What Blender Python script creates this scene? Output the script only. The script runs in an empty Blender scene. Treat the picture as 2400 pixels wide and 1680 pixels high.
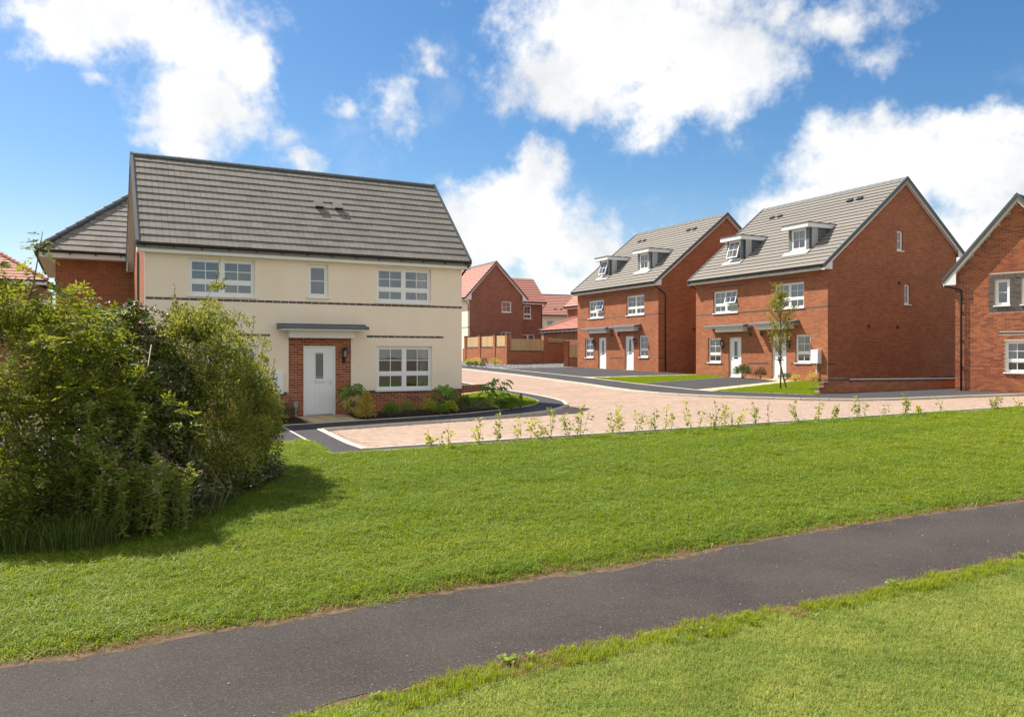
import bpy, bmesh, math, random
import numpy as np
from mathutils import Vector, Matrix, Euler
R = math.radians
random.seed(7); rng = np.random.default_rng(11)
scene = bpy.context.scene
COL = scene.collection

# ------------------------------------------------------------------ camera
cam_d = bpy.data.cameras.new('camera')
cam = bpy.data.objects.new('camera', cam_d); COL.objects.link(cam)
cam.location = (0, 0, 0); cam.rotation_euler = (R(90), 0, 0)
cam_d.sensor_width = 36.0; cam_d.lens = 28.29; cam_d.shift_y = -0.0021
cam_d.clip_start = 0.1; cam_d.clip_end = 4000
scene.camera = cam

# ------------------------------------------------------------------ light
SUN_DIR = Vector((-0.68, 0.38, 1.0)).normalized()          # towards the sun
SUN_EL = math.asin(SUN_DIR.z); SUN_ROT = math.atan2(SUN_DIR.x, SUN_DIR.y)
sun_d = bpy.data.lights.new('sun', 'SUN'); sun = bpy.data.objects.new('sun', sun_d); COL.objects.link(sun)
sun_d.energy = 5.0; sun_d.angle = R(0.5); sun_d.color = (1.0, 0.94, 0.85)
sun.rotation_euler = SUN_DIR.to_track_quat('Z', 'Y').to_euler()
sun.location = (-30, 20, 60)
scene.view_settings.view_transform = 'Standard'; scene.view_settings.look = 'None'
scene.view_settings.gamma = 1.0; scene.view_settings.use_curve_mapping = False
scene.view_settings.exposure = 0.9
SKY_S = 0.15

world = bpy.data.worlds.new('World'); scene.world = world; world.use_nodes = True
def build_world():
    nt = world.node_tree; N = nt.nodes; L = nt.links
    N.clear()
    out = N.new('ShaderNodeOutputWorld'); bg = N.new('ShaderNodeBackground')
    bg.inputs['Strength'].default_value = SKY_S
    L.new(bg.outputs[0], out.inputs[0])
    sky = N.new('ShaderNodeTexSky'); sky.sky_type = 'NISHITA'; sky.sun_disc = False
    sky.sun_elevation = SUN_EL; sky.sun_rotation = SUN_ROT
    sky.air_density = 1.0; sky.dust_density = 0.6; sky.ozone_density = 2.2
    hs = N.new('ShaderNodeHueSaturation'); hs.inputs['Saturation'].default_value = 1.30; hs.inputs['Value'].default_value = 0.50
    L.new(sky.outputs[0], hs.inputs['Color'])
    tc = N.new('ShaderNodeTexCoord')
    D = tc.outputs['Generated']
    def noise(vec, scale, detail, rough=0.55):
        n = N.new('ShaderNodeTexNoise'); n.inputs['Scale'].default_value = scale; n.inputs['Detail'].default_value = detail
        n.inputs['Roughness'].default_value = rough; L.new(vec, n.inputs['Vector']); return n
    def math_(op, a, b=None, c=None, clamp=False):
        m = N.new('ShaderNodeMath'); m.operation = op; m.use_clamp = clamp
        for i, q in enumerate((a, b, c)):
            if q is None: continue
            if isinstance(q, (int, float)): m.inputs[i].default_value = q
            else: L.new(q, m.inputs[i])
        return m.outputs[0]
    def smooth(x, lo, hi):
        m = N.new('ShaderNodeMapRange'); m.interpolation_type = 'SMOOTHSTEP'
        L.new(x, m.inputs[0]); m.inputs[1].default_value = lo; m.inputs[2].default_value = hi
        return m.outputs[0]
    # billowing edges: warp the direction with two octave groups before measuring the cloud banks
    w1 = noise(D, 9.0, 5, 0.6)
    sub = N.new('ShaderNodeVectorMath'); sub.operation = 'SUBTRACT'; L.new(w1.outputs['Color'], sub.inputs[0]); sub.inputs[1].default_value = (.5, .5, .5)
    ma = N.new('ShaderNodeVectorMath'); ma.operation = 'MULTIPLY_ADD'; L.new(sub.outputs[0], ma.inputs[0]); ma.inputs[1].default_value = (.11, .11, .11); L.new(D, ma.inputs[2])
    W = ma.outputs[0]
    # cumulus banks: azimuth (deg from +Y, clockwise), elevation, half width, half height (deg)
    banks = CLOUDS
    F = None
    for az, el, rx, ry, wt in banks:
        a, e = R(az), R(el)
        c = Vector((math.sin(a)*math.cos(e), math.cos(a)*math.cos(e), math.sin(e)))
        mp = N.new('ShaderNodeMapping'); mp.vector_type = 'TEXTURE'
        mp.inputs['Location'].default_value = c
        mp.inputs['Rotation'].default_value = (e, 0, -a)
        mp.inputs['Scale'].default_value = (R(rx), 0.5, R(ry))
        L.new(W, mp.inputs['Vector'])
        ln = N.new('ShaderNodeVectorMath'); ln.operation = 'LENGTH'; L.new(mp.outputs[0], ln.inputs[0])
        q = math_('MULTIPLY_ADD', ln.outputs['Value'], -wt, wt)
        if wt < 1: q = math_('SUBTRACT', q, .12)
        F = q if F is None else math_('SMOOTH_MAX', F, q, 0.25)
    # unseen rest of the sky: same kind of cloud, coverage raised to whiten fill light
    fw = N.new('ShaderNodeVectorMath'); fw.operation = 'DOT_PRODUCT'; L.new(D, fw.inputs[0]); fw.inputs[1].default_value = Vector((0, .95, .3)).normalized()
    elsewhere = smooth(fw.outputs['Value'], 0.80, 0.62)
    gn = noise(W, 2.3, 3, 0.5)
    G = math_('MULTIPLY_ADD', gn.outputs['Fac'], 4.0, -1.75)
    G2 = math_('SUBTRACT', G, math_('MULTIPLY', math_('SUBTRACT', 1.0, elsewhere), 4.0))
    F = math_('MAXIMUM', F, G2)
    n2 = noise(D, 26.0, 8, 0.62)
    Fd = math_('ADD', F, math_('MULTIPLY_ADD', n2.outputs['Fac'], 1.5, -0.75))
    dens = smooth(Fd, -0.24, 0.56)
    # thin veil: faint wisps between the banks and milky air low down
    wn = noise(D, 5.0, 6, 0.65)
    wisps = math_('MULTIPLY', smooth(wn.outputs['Fac'], 0.52, 0.75), 0.28)
    sep = N.new('ShaderNodeSeparateXYZ'); L.new(D, sep.inputs[0])
    low = math_('MULTIPLY', smooth(sep.outputs['Z'], 0.22, 0.02), 0.28)
    dens = math_('MAXIMUM', dens, math_('ADD', wisps, low, clamp=True))
    # brightness inside the cloud: sunlit billows, greyer thick parts
    n3 = noise(W, 7.0, 6, 0.55)
    br = N.new('ShaderNodeMapRange'); L.new(n3.outputs['Fac'], br.inputs[0])
    br.inputs[1].default_value = 0.36; br.inputs[2].default_value = 0.60
    cr = N.new('ShaderNodeValToRGB'); cr.color_ramp.elements[0].color = (0.455, 0.465, 0.48, 1); cr.color_ramp.elements[1].color = (0.60, 0.598, 0.59, 1)
    L.new(br.outputs[0], cr.inputs[0])
    sc = N.new('ShaderNodeVectorMath'); sc.operation = 'SCALE'; L.new(cr.outputs[0], sc.inputs[0]); sc.inputs['Scale'].default_value = 1.0/SKY_S
    mx = N.new('ShaderNodeMix'); mx.data_type = 'RGBA'
    L.new(dens, mx.inputs['Factor']); L.new(hs.outputs[0], mx.inputs['A']); L.new(sc.outputs[0], mx.inputs['B'])
    L.new(mx.outputs['Result'], bg.inputs['Color'])
CLOUDS = [(8.7, 20.8, 9.1, 5.4, 1), (4.5, 19.1, 5.2, 3.2, 1), (14.3, 19.4, 4.8, 4.2, 1), (7.6, 24.7, 8.6, 5.4, 1), (11.4, 17.3, 6.5, 2.5, 1), (-26.0, 21.5, 7.8, 3.1, 1), (-21.2, 19.7, 4.0, 3.0, 1), (-21.2, 16.1, 4.6, 3.0, 1), (-30.0, 19.6, 3.2, 2.0, 1), (-18.7, 18.5, 2.2, 2.2, 1), (-22.2, 13.9, 2.9, 1.1, 1), (-11.7, 17.0, 1.4, 1.1, 0.5), (-9.0, 17.4, 1.4, 2.3, 0.5), (-6.5, 20.1, 1.1, 1.3, 0.5), (-15.1, 13.0, 1.8, 1.2, 0.8), (-16.3, 14.1, 1.7, 1.1, 0.4), (-7.6, 15.4, 1.4, 0.9, 0.35), (-27.7, 17.3, 1.0, 0.6, 0.4), (-0.6, 10.9, 4.9, 2.9, 1), (1.5, 12.4, 3.2, 2.0, 1), (2.4, 8.3, 5.5, 2.9, 1), (-2.4, 8.3, 3.7, 3.2, 1), (6.7, 7.1, 5.2, 2.0, 0.7), (24.3, 11.9, 5.8, 3.2, 1), (20.4, 9.7, 4.9, 2.4, 1), (30.3, 10.8, 5.7, 4.0, 1), (27.9, 6.3, 8.7, 3.8, 1), (29.8, 13.8, 3.8, 1.8, 1), (17.6, 7.9, 3.6, 1.9, 1), (21.9, 21.6, 4.6, 1.6, 0.6), (19.0, 22.2, 2.5, 1.4, 0.6), (24.3, 18.8, 1.6, 0.9, 0.3), (9.9, 5.8, 7.4, 2.0, 1), (5.5, 4.7, 6.3, 2.3, 1)]
build_world()

# ------------------------------------------------------------------ helpers
def tag(o, label=None, cat=None, group=None, kind=None):
    if label: o['label'] = label
    if cat: o['category'] = cat
    if group: o['group'] = group
    if kind: o['kind'] = kind
    return o
def empty(name, loc, rz=0.0):
    o = bpy.data.objects.new(name, None); COL.objects.link(o)
    o.location = loc; o.rotation_euler = (0, 0, rz); o.empty_display_size = .3
    return o
def put(name, mesh, parent=None, loc=(0, 0, 0), rot=(0, 0, 0), scale=None):
    o = bpy.data.objects.new(name, mesh); COL.objects.link(o)
    o.parent = parent; o.location = loc; o.rotation_euler = rot
    if scale is not None: o.scale = scale
    return o

class MB:
    """collects polygons; build() links them as one mesh object"""
    def __init__(s): s.v = []; s.f = []; s.m = []
    def face(s, pts, mi=0):
        n = len(s.v); s.v += [tuple(p) for p in pts]; s.f.append(tuple(range(n, n+len(pts)))); s.m.append(mi)
    def box(s, x0, y0, z0, x1, y1, z1, mi=0):
        n = len(s.v)
        s.v += [(x0,y0,z0),(x1,y0,z0),(x1,y1,z0),(x0,y1,z0),(x0,y0,z1),(x1,y0,z1),(x1,y1,z1),(x0,y1,z1)]
        for q in ((0,3,2,1),(4,5,6,7),(0,1,5,4),(1,2,6,5),(2,3,7,6),(3,0,4,7)):
            s.f.append(tuple(n+i for i in q)); s.m.append(mi)
        return s
    def prism(s, poly, a, b, axis='x', mi=0):
        """poly: 2-D outline swept from a to b along an axis (x: poly is y,z; y: poly is x,z; z: poly is x,y)"""
        def P(p, t):
            return {'x': (t, p[0], p[1]), 'y': (p[0], t, p[1]), 'z': (p[0], p[1], t)}[axis]
        n = len(s.v); k = len(poly)
        s.v += [P(p, a) for p in poly] + [P(p, b) for p in poly]
        s.f.append(tuple(n+i for i in range(k))[::-1]); s.m.append(mi)
        s.f.append(tuple(n+k+i for i in range(k))); s.m.append(mi)
        for i in range(k):
            j = (i+1) % k
            s.f.append((n+i, n+j, n+k+j, n+k+i)); s.m.append(mi)
        return s
    def tube(s, pts, r, seg=8, r1=None, mi=0, cap=True):
        pts = [Vector(p) for p in pts]; rings = []
        for i, p in enumerate(pts):
            d = (pts[min(i+1, len(pts)-1)] - pts[max(i-1, 0)]).normalized()
            u = d.orthogonal().normalized() if i == 0 else (u0 - d*u0.dot(d)).normalized()
            u0 = u; w = d.cross(u)
            rr = r if r1 is None else r + (r1-r)*i/(len(pts)-1)
            n = len(s.v)
            s.v += [tuple(p + (u*math.cos(2*math.pi*k/seg) + w*math.sin(2*math.pi*k/seg))*rr) for k in range(seg)]
            rings.append(n)
        for a, b in zip(rings, rings[1:]):
            for k in range(seg):
                j = (k+1) % seg
                s.f.append((a+k, a+j, b+j, b+k)); s.m.append(mi)
        if cap:
            s.f.append(tuple(rings[0]+k for k in range(seg))[::-1]); s.m.append(mi)
            s.f.append(tuple(rings[-1]+k for k in range(seg))); s.m.append(mi)
        return s
    def lathe(s, prof, c=(0, 0, 0), seg=10, mi=0):
        n = len(s.v)
        for r, z in prof:
            s.v += [(c[0]+r*math.cos(2*math.pi*k/seg), c[1]+r*math.sin(2*math.pi*k/seg), c[2]+z) for k in range(seg)]
        for i in range(len(prof)-1):
            for k in range(seg):
                j = (k+1) % seg
                s.f.append((n+i*seg+k, n+i*seg+j, n+(i+1)*seg+j, n+(i+1)*seg+k)); s.m.append(mi)
        return s
    def mesh(s, name, mats):
        me = bpy.data.meshes.new(name); me.from_pydata(s.v, [], s.f)
        for m in (mats if isinstance(mats, (list, tuple)) else [mats]): me.materials.append(m)
        if any(s.m): me.polygons.foreach_set('material_index', s.m)
        me.update(); return me
    def build(s, name, mats, parent=None, loc=(0, 0, 0), rot=(0, 0, 0), smooth=False):
        me = s.mesh(name, mats)
        if smooth: me.shade_smooth()
        return put(name, me, parent, loc, rot)
_boxes = {}
def boxo(name, parent, x0, y0, z0, x1, y1, z1, mat):
    """a box object with its own origin; alike boxes share mesh data"""
    k = (round(x1-x0, 4), round(y1-y0, 4), round(z1-z0, 4), mat.name)
    if k not in _boxes: _boxes[k] = MB().box(0, 0, 0, x1-x0, y1-y0, z1-z0).mesh(name, mat)
    return put(name, _boxes[k], parent, (x0, y0, z0))

# ------------------------------------------------------------------ materials
def new_mat(name):
    m = bpy.data.materials.new(name); m.use_nodes = True
    nt = m.node_tree; b = nt.nodes['Principled BSDF']
    return m, nt.nodes, nt.links, b
def ramp(N, cols, pos=None, interp='LINEAR'):
    r = N.new('ShaderNodeValToRGB'); cr = r.color_ramp; cr.interpolation = interp
    n = len(cols); pos = pos or [i/(n-1) for i in range(n)]
    while len(cr.elements) < n: cr.elements.new(.5)
    for e, c, p in zip(cr.elements, cols, pos): e.position = p; e.color = (*c, 1)
    return r
def coords(N, L, kind='Object'):
    t = N.new('ShaderNodeTexCoord'); return t.outputs[kind]
def noise_n(N, L, vec, scale, detail=4, rough=.55):
    n = N.new('ShaderNodeTexNoise'); n.inputs['Scale'].default_value = scale; n.inputs['Detail'].default_value = detail
    n.inputs['Roughness'].default_value = rough
    if vec is not None: L.new(vec, n.inputs['Vector'])
    return n
def bump_n(N, L, b, h, strength=.3, dist=.01):
    bp = N.new('ShaderNodeBump'); bp.inputs['Strength'].default_value = strength; bp.inputs['Distance'].default_value = dist
    L.new(h, bp.inputs['Height']); L.new(bp.outputs[0], b.inputs['Normal']); return bp
def plain(name, col, rough=.6, var=.12, scale=6.0, bump=0.0, bscale=60, spec=.4, metal=0, kind='Object'):
    """one colour with slow blotches and optional fine relief"""
    m, N, L, b = new_mat(name)
    v = coords(N, L, kind)
    n = noise_n(N, L, v, scale, 6, .6)
    c0 = [max(0, c*(1-var)) for c in col]; c1 = [min(1, c*(1+var)) for c in col]
    r = ramp(N, [c0, c1], [.3, .7]); L.new(n.outputs['Fac'], r.inputs[0]); L.new(r.outputs[0], b.inputs['Base Color'])
    b.inputs['Roughness'].default_value = rough; b.inputs['Specular IOR Level'].default_value = spec; b.inputs['Metallic'].default_value = metal
    if bump:
        n2 = noise_n(N, L, v, bscale, 5, .7); bump_n(N, L, b, n2.outputs['Fac'], bump, .01)
    return m
def rnd_sock(N, L):
    """0..1 per object plus the 'rnd' face attribute of joined pieces"""
    oi = N.new('ShaderNodeObjectInfo'); at = N.new('ShaderNodeAttribute'); at.attribute_name = 'rnd'
    a = N.new('ShaderNodeMath'); a.operation = 'ADD'; L.new(oi.outputs['Random'], a.inputs[0]); L.new(at.outputs['Fac'], a.inputs[1])
    f = N.new('ShaderNodeMath'); f.operation = 'FRACT'; L.new(a.outputs[0], f.inputs[0])
    return f.outputs[0]
def piece_mat(name, cols, rough=.85, pos=None, grain=.15, gscale=40, spec=.3, bump=.25):
    """colour picked per piece from a palette, with grain"""
    m, N, L, b = new_mat(name)
    r = ramp(N, cols, pos); L.new(rnd_sock(N, L), r.inputs[0])
    g = N.new('ShaderNodeNewGeometry')
    n = noise_n(N, L, g.outputs['Position'], gscale, 5, .65)
    mr = N.new('ShaderNodeMapRange'); L.new(n.outputs['Fac'], mr.inputs[0])
    mr.inputs[1].default_value = .25; mr.inputs[2].default_value = .75
    mr.inputs[3].default_value = 1-grain; mr.inputs[4].default_value = 1+grain
    mx = N.new('ShaderNodeVectorMath'); mx.operation = 'SCALE'; L.new(r.outputs[0], mx.inputs[0]); L.new(mr.outputs[0], mx.inputs['Scale'])
    L.new(mx.outputs[0], b.inputs['Base Color'])
    b.inputs['Roughness'].default_value = rough; b.inputs['Specular IOR Level'].default_value = spec
    if bump: bump_n(N, L, b, n.outputs['Fac'], bump, .004)
    return m
def brick_mat(name, cols, mortar, wx=.225, wz=.075, mort=.010, mix_patch=.2):
    m, N, L, b = new_mat(name)
    o = coords(N, L)
    sp = N.new('ShaderNodeSeparateXYZ'); L.new(o, sp.inputs[0]); cb = N.new('ShaderNodeCombineXYZ')
    L.new(sp.outputs['X'], cb.inputs['X']); L.new(sp.outputs['Z'], cb.inputs['Y'])
    t = N.new('ShaderNodeTexBrick'); L.new(cb.outputs[0], t.inputs['Vector'])
    t.inputs['Scale'].default_value = 1; t.inputs['Brick Width'].default_value = wx; t.inputs['Row Height'].default_value = wz
    t.inputs['Mortar Size'].default_value = mort*.5; t.inputs['Mortar Smooth'].default_value = .1; t.offset = .5; t.inputs['Bias'].default_value = 0
    t.inputs['Color1'].default_value = (0, 0, 0, 1); t.inputs['Color2'].default_value = (1, 1, 1, 1); t.inputs['Mortar'].default_value = (.5, .5, .5, 1)
    r = ramp(N, cols); L.new(t.outputs['Color'], r.inputs[0])
    n = noise_n(N, L, o, .9, 5, .6)
    mr = N.new('ShaderNodeMapRange'); L.new(n.outputs['Fac'], mr.inputs[0]); mr.inputs[1].default_value = .3; mr.inputs[2].default_value = .7
    mr.inputs[3].default_value = 1-mix_patch; mr.inputs[4].default_value = 1+mix_patch
    s = N.new('ShaderNodeVectorMath'); s.operation = 'SCALE'; L.new(r.outputs[0], s.inputs[0]); L.new(mr.outputs[0], s.inputs['Scale'])
    mx = N.new('ShaderNodeMix'); mx.data_type = 'RGBA'; L.new(t.outputs['Fac'], mx.inputs['Factor']); L.new(s.outputs[0], mx.inputs['A']); mx.inputs['B'].default_value = (*mortar, 1)
    L.new(mx.outputs['Result'], b.inputs['Base Color']); b.inputs['Roughness'].default_value = .88; b.inputs['Specular IOR Level'].default_value = .2
    iv = N.new('ShaderNodeMath'); iv.operation = 'SUBTRACT'; iv.inputs[0].default_value = 1; L.new(t.outputs['Fac'], iv.inputs[1])
    fine = noise_n(N, L, o, 90, 3, .6); ad = N.new('ShaderNodeMath'); ad.operation = 'MULTIPLY_ADD'; L.new(fine.outputs['Fac'], ad.inputs[0]); ad.inputs[1].default_value = .4; L.new(iv.outputs[0], ad.inputs[2])
    bump_n(N, L, b, ad.outputs[0], .5, .006)
    return m
def leaf_mat(name, cols, trans=.45, rough=.45, spec=.35, pos=None, patch=None):
    """leaf: colour per leaf, part of the light goes through"""
    m, N, L, b = new_mat(name)
    r = ramp(N, cols, pos); L.new(rnd_sock(N, L), r.inputs[0])
    c = r.outputs[0]
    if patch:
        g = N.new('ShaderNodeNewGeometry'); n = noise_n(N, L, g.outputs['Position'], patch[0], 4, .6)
        if len(patch) > 3:          # soft bands of light along the path, painted into the blade colour
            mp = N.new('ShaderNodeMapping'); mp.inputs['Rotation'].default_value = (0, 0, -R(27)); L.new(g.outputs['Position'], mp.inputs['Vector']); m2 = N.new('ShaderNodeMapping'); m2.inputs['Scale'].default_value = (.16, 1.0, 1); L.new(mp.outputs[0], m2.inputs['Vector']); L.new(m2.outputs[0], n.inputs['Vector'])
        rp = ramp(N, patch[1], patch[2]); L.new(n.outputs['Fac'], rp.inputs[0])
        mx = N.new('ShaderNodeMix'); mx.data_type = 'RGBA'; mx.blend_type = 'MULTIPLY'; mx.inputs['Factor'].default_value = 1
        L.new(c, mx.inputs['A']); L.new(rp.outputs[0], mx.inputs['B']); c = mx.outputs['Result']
    L.new(c, b.inputs['Base Color']); b.inputs['Roughness'].default_value = rough; b.inputs['Specular IOR Level'].default_value = spec
    t = N.new('ShaderNodeBsdfTranslucent'); hv = N.new('ShaderNodeHueSaturation'); hv.inputs['Hue'].default_value = .485; hv.inputs['Saturation'].default_value = 1.15; hv.inputs['Value'].default_value = 1.6
    L.new(c, hv.inputs['Color']); L.new(hv.outputs[0], t.inputs['Color'])
    ms = N.new('ShaderNodeMixShader'); ms.inputs[0].default_value = trans
    out = N['Material Output']; L.new(b.outputs[0], ms.inputs[1]); L.new(t.outputs[0], ms.inputs[2]); L.new(ms.outputs[0], out.inputs['Surface'])
    return m
def glass_mat(name, ior=2.3, tint=(.80, .84, .84)):
    m, N, L, b = new_mat(name); N.remove(b)
    fr = N.new('ShaderNodeFresnel'); fr.inputs['IOR'].default_value = ior
    tr = N.new('ShaderNodeBsdfTransparent'); tr.inputs['Color'].default_value = (*tint, 1)
    gl = N.new('ShaderNodeBsdfGlossy'); gl.inputs['Roughness'].default_value = .012; gl.inputs['Color'].default_value = (.95, .97, 1, 1)
    g = N.new('ShaderNodeNewGeometry'); n = noise_n(N, L, g.outputs['Position'], 1.3, 2, .4); bp = N.new('ShaderNodeBump'); bp.inputs['Strength'].default_value = .03; bp.inputs['Distance'].default_value = .05
    L.new(n.outputs['Fac'], bp.inputs['Height']); L.new(bp.outputs[0], gl.inputs['Normal'])
    ms = N.new('ShaderNodeMixShader'); L.new(fr.outputs[0], ms.inputs[0]); L.new(tr.outputs[0], ms.inputs[1]); L.new(gl.outputs[0], ms.inputs[2])
    L.new(ms.outputs[0], N['Material Output'].inputs['Surface'])
    return m

M = {}
M['white'] = plain('white_upvc', (.80, .80, .78), .35, .03, 3, 0, spec=.45)
M['white_wood'] = plain('white_fascia', (.76, .755, .73), .5, .05, 2.5)
M['black'] = plain('black_plastic', (.018, .018, .019), .45, .2, 5)
M['grey_metal'] = plain('grey_lead', (.105, .115, .125), .5, .18, 4, .1, 30)
M['chrome'] = plain('brushed_metal', (.55, .55, .53), .3, .05, 5, metal=.9)
M['glass'] = glass_mat('window_glass')
M['room'] = plain('room_plaster', (.42, .41, .39), .9, .1, 1.5)
M['curtain'] = plain('curtain_cloth', (.72, .70, .65), .9, .1, 9)
def render_mat():
    m, N, L, b = new_mat('cream_render'); o = coords(N, L)
    mp = N.new('ShaderNodeMapping'); mp.inputs['Scale'].default_value = (1.6, 1.6, .3); L.new(o, mp.inputs['Vector'])
    streak = noise_n(N, L, mp.outputs[0], 1.0, 6, .6); blotch = noise_n(N, L, o, 1.1, 6, .6)
    ad = N.new('ShaderNodeMath'); ad.operation = 'ADD'; L.new(streak.outputs['Fac'], ad.inputs[0]); L.new(blotch.outputs['Fac'], ad.inputs[1])
    r = ramp(N, [(.82, .685, .525), (.86, .73, .57), (.88, .755, .60)], [.28, .5, .72]); hf = N.new('ShaderNodeMath'); hf.operation = 'MULTIPLY'; hf.inputs[1].default_value = .5
    L.new(ad.outputs[0], hf.inputs[0]); L.new(hf.outputs[0], r.inputs[0]); L.new(r.outputs[0], b.inputs['Base Color']); b.inputs['Roughness'].default_value = .93; b.inputs['Specular IOR Level'].default_value = .15
    n = noise_n(N, L, o, 70, 6, .75); bump_n(N, L, b, n.outputs['Fac'], .6, .012); return m
M['render'] = render_mat()
BR = [(.23, .06, .026), (.31, .09, .034), (.36, .115, .042), (.27, .075, .03), (.18, .055, .032), (.33, .10, .037), (.38, .13, .05)]
BC = [(.28, .088, .038), (.32, .107, .046), (.36, .124, .055), (.30, .098, .042), (.26, .082, .036), (.335, .114, .05), (.375, .132, .06)]
BE = [(.20, .07, .042), (.29, .105, .06), (.24, .085, .05), (.33, .13, .08)]
M['brick_wall'] = brick_mat('orange_brickwork', BC, (.36, .25, .17), mix_patch=.14)
M['brick_far'] = brick_mat('red_brickwork', BE, (.36, .27, .22), mix_patch=.12)
M['brick'] = piece_mat('red_brick', BR, grain=.2)
M['mortar'] = plain('mortar', (.55, .43, .33), .95, .1, 5, .3, 80, spec=.1)
M['blue_brick'] = piece_mat('grey_brick', [(.085, .074, .07), (.12, .10, .09), (.07, .062, .06), (.145, .118, .102)], .8, grain=.15)
M['tile'] = piece_mat('grey_roof_tile', [(.182, .164, .142), (.202, .182, .157), (.17, .154, .134), (.212, .19, .165), (.192, .172, .149)], .8, grain=.12, gscale=9, spec=.25)
M['tile_pale'] = piece_mat('pale_grey_roof_tile', [(.188, .172, .15), (.202, .184, .16), (.182, .166, .145), (.196, .178, .156)], .8, grain=.1, gscale=7, spec=.25)
M['tile_dark'] = piece_mat('slate_grey_ridge', [(.075, .09, .095), (.09, .105, .11)], .6, grain=.1)
M['tile_red'] = piece_mat('terracotta_tile', [(.37, .168, .13), (.41, .19, .15), (.385, .178, .138)], .8, grain=.08, gscale=6)
M['dormer'] = plain('grey_dormer_cladding', (.13, .155, .165), .55, .08, 3)
M['timber'] = piece_mat('fence_timber', [(.47, .32, .16), (.54, .38, .20), (.43, .29, .14)], .8, grain=.15, gscale=25)
M['bark'] = plain('bark', (.16, .12, .08), .9, .3, 20, .5, 60)
M['stake'] = plain('stake_wood', (.22, .14, .075), .85, .2, 15, .3, 60)
M['twig'] = plain('twig', (.13, .085, .055), .9, .3, 20)
# ------------------------------------------------------------------ ground
def gz(x, y):
    return -2.394 + .01163*max(-30, min(30, x)) + .0283*max(-10, min(75, y))
def tarmac_mat(name, col, speck, sp_amt=.5, scale=140, blotch=.16):
    m, N, L, b = new_mat(name)
    g = N.new('ShaderNodeNewGeometry'); P = g.outputs['Position']
    big = noise_n(N, L, P, .8, 6, .6)
    r = ramp(N, [[c*(1-blotch) for c in col], [c*(1+blotch) for c in col]], [.3, .7]); L.new(big.outputs['Fac'], r.inputs[0])
    v = N.new('ShaderNodeTexVoronoi'); v.inputs['Scale'].default_value = scale; L.new(P, v.inputs['Vector'])
    sp = N.new('ShaderNodeSeparateColor'); L.new(v.outputs['Color'], sp.inputs[0])
    rs = ramp(N, [(0, 0, 0), (0, 0, 0), (1, 1, 1)], [0, .68, .96]); L.new(sp.outputs[0], rs.inputs[0])
    mm = N.new('ShaderNodeMath'); mm.operation = 'MULTIPLY'; L.new(rs.outputs[0], mm.inputs[0]); mm.inputs[1].default_value = sp_amt
    mx = N.new('ShaderNodeMix'); mx.data_type = 'RGBA'; L.new(mm.outputs[0], mx.inputs['Factor']); L.new(r.outputs[0], mx.inputs['A']); mx.inputs['B'].default_value = (*speck, 1)
    # fine light/dark grain of the chippings
    fg = noise_n(N, L, P, 260, 3, .7); fr = ramp(N, [(.55, .55, .55), (1.45, 1.45, 1.45)], [.3, .7]); L.new(fg.outputs['Fac'], fr.inputs[0])
    mu = N.new('ShaderNodeMix'); mu.data_type = 'RGBA'; mu.blend_type = 'MULTIPLY'; mu.inputs['Factor'].default_value = .8
    L.new(mx.outputs['Result'], mu.inputs['A']); L.new(fr.outputs[0], mu.inputs['B'])
    L.new(mu.outputs['Result'], b.inputs['Base Color']); b.inputs['Roughness'].default_value = .9; b.inputs['Specular IOR Level'].default_value = .25
    bump_n(N, L, b, v.outputs['Distance'], .6, .006)
    return m
M['tarmac'] = tarmac_mat('pavement_tarmac', (.040, .038, .041), (.16, .155, .15), .35, 120)
M['path'] = tarmac_mat('footpath_tarmac', (.042, .034, .030), (.16, .14, .125), .30, 110, .3)
def mottled(name, cols, pos, scale, rough=.95, bump=.6, bscale=50, bd=.03):
    m, N, L, b = new_mat(name)
    g = N.new('ShaderNodeNewGeometry'); P = g.outputs['Position']
    n = noise_n(N, L, P, scale, 8, .68); r = ramp(N, cols, pos); L.new(n.outputs['Fac'], r.inputs[0]); L.new(r.outputs[0], b.inputs['Base Color'])
    b.inputs['Roughness'].default_value = rough; b.inputs['Specular IOR Level'].default_value = .15
    n2 = noise_n(N, L, P, bscale, 4, .7); bump_n(N, L, b, n2.outputs['Fac'], bump, bd); return m
M['turf'] = mottled('lawn_turf', [(.05, .08, .014), (.075, .115, .018), (.095, .13, .026)], [.25, .5, .75], 3.0)
M['soil'] = mottled('bare_soil', [(.05, .034, .022), (.12, .078, .046), (.2, .135, .075)], [.3, .5, .72], 14)
M['bedsoil'] = mottled('bark_mulch', [(.014, .010, .007), (.035, .024, .015), (.06, .04, .025)], [.3, .5, .7], 30, bump=1, bscale=35)
M['earth'] = mottled('earth', [(.09, .07, .045), (.13, .10, .065)], [.3, .7], 3)
M['gravel'] = mottled('grey_gravel', [(.09, .09, .092), (.19, .19, .19), (.27, .27, .265)], [.36, .5, .66], 26, bump=1, bscale=22, bd=.05)
M['stone'] = piece_mat('gravel_stone', [(.14, .14, .143), (.22, .22, .215), (.30, .295, .285), (.18, .18, .18)], .9, grain=.15)
M['kerb'] = piece_mat('pale_concrete_kerb', [(.47, .42, .34), (.52, .47, .38), (.43, .385, .31)], .85, grain=.14, gscale=20)
M['slab'] = piece_mat('buff_paving_slab', [(.47, .36, .22), (.52, .40, .25), (.44, .34, .21)], .85, grain=.12, gscale=12)
PVC = [(.32, .228, .172), (.355, .258, .20), (.29, .20, .15), (.378, .28, .22), (.33, .238, .18)]
M['paver'] = piece_mat('pink_block_paver', PVC, .9, grain=.16, gscale=25)
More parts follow.
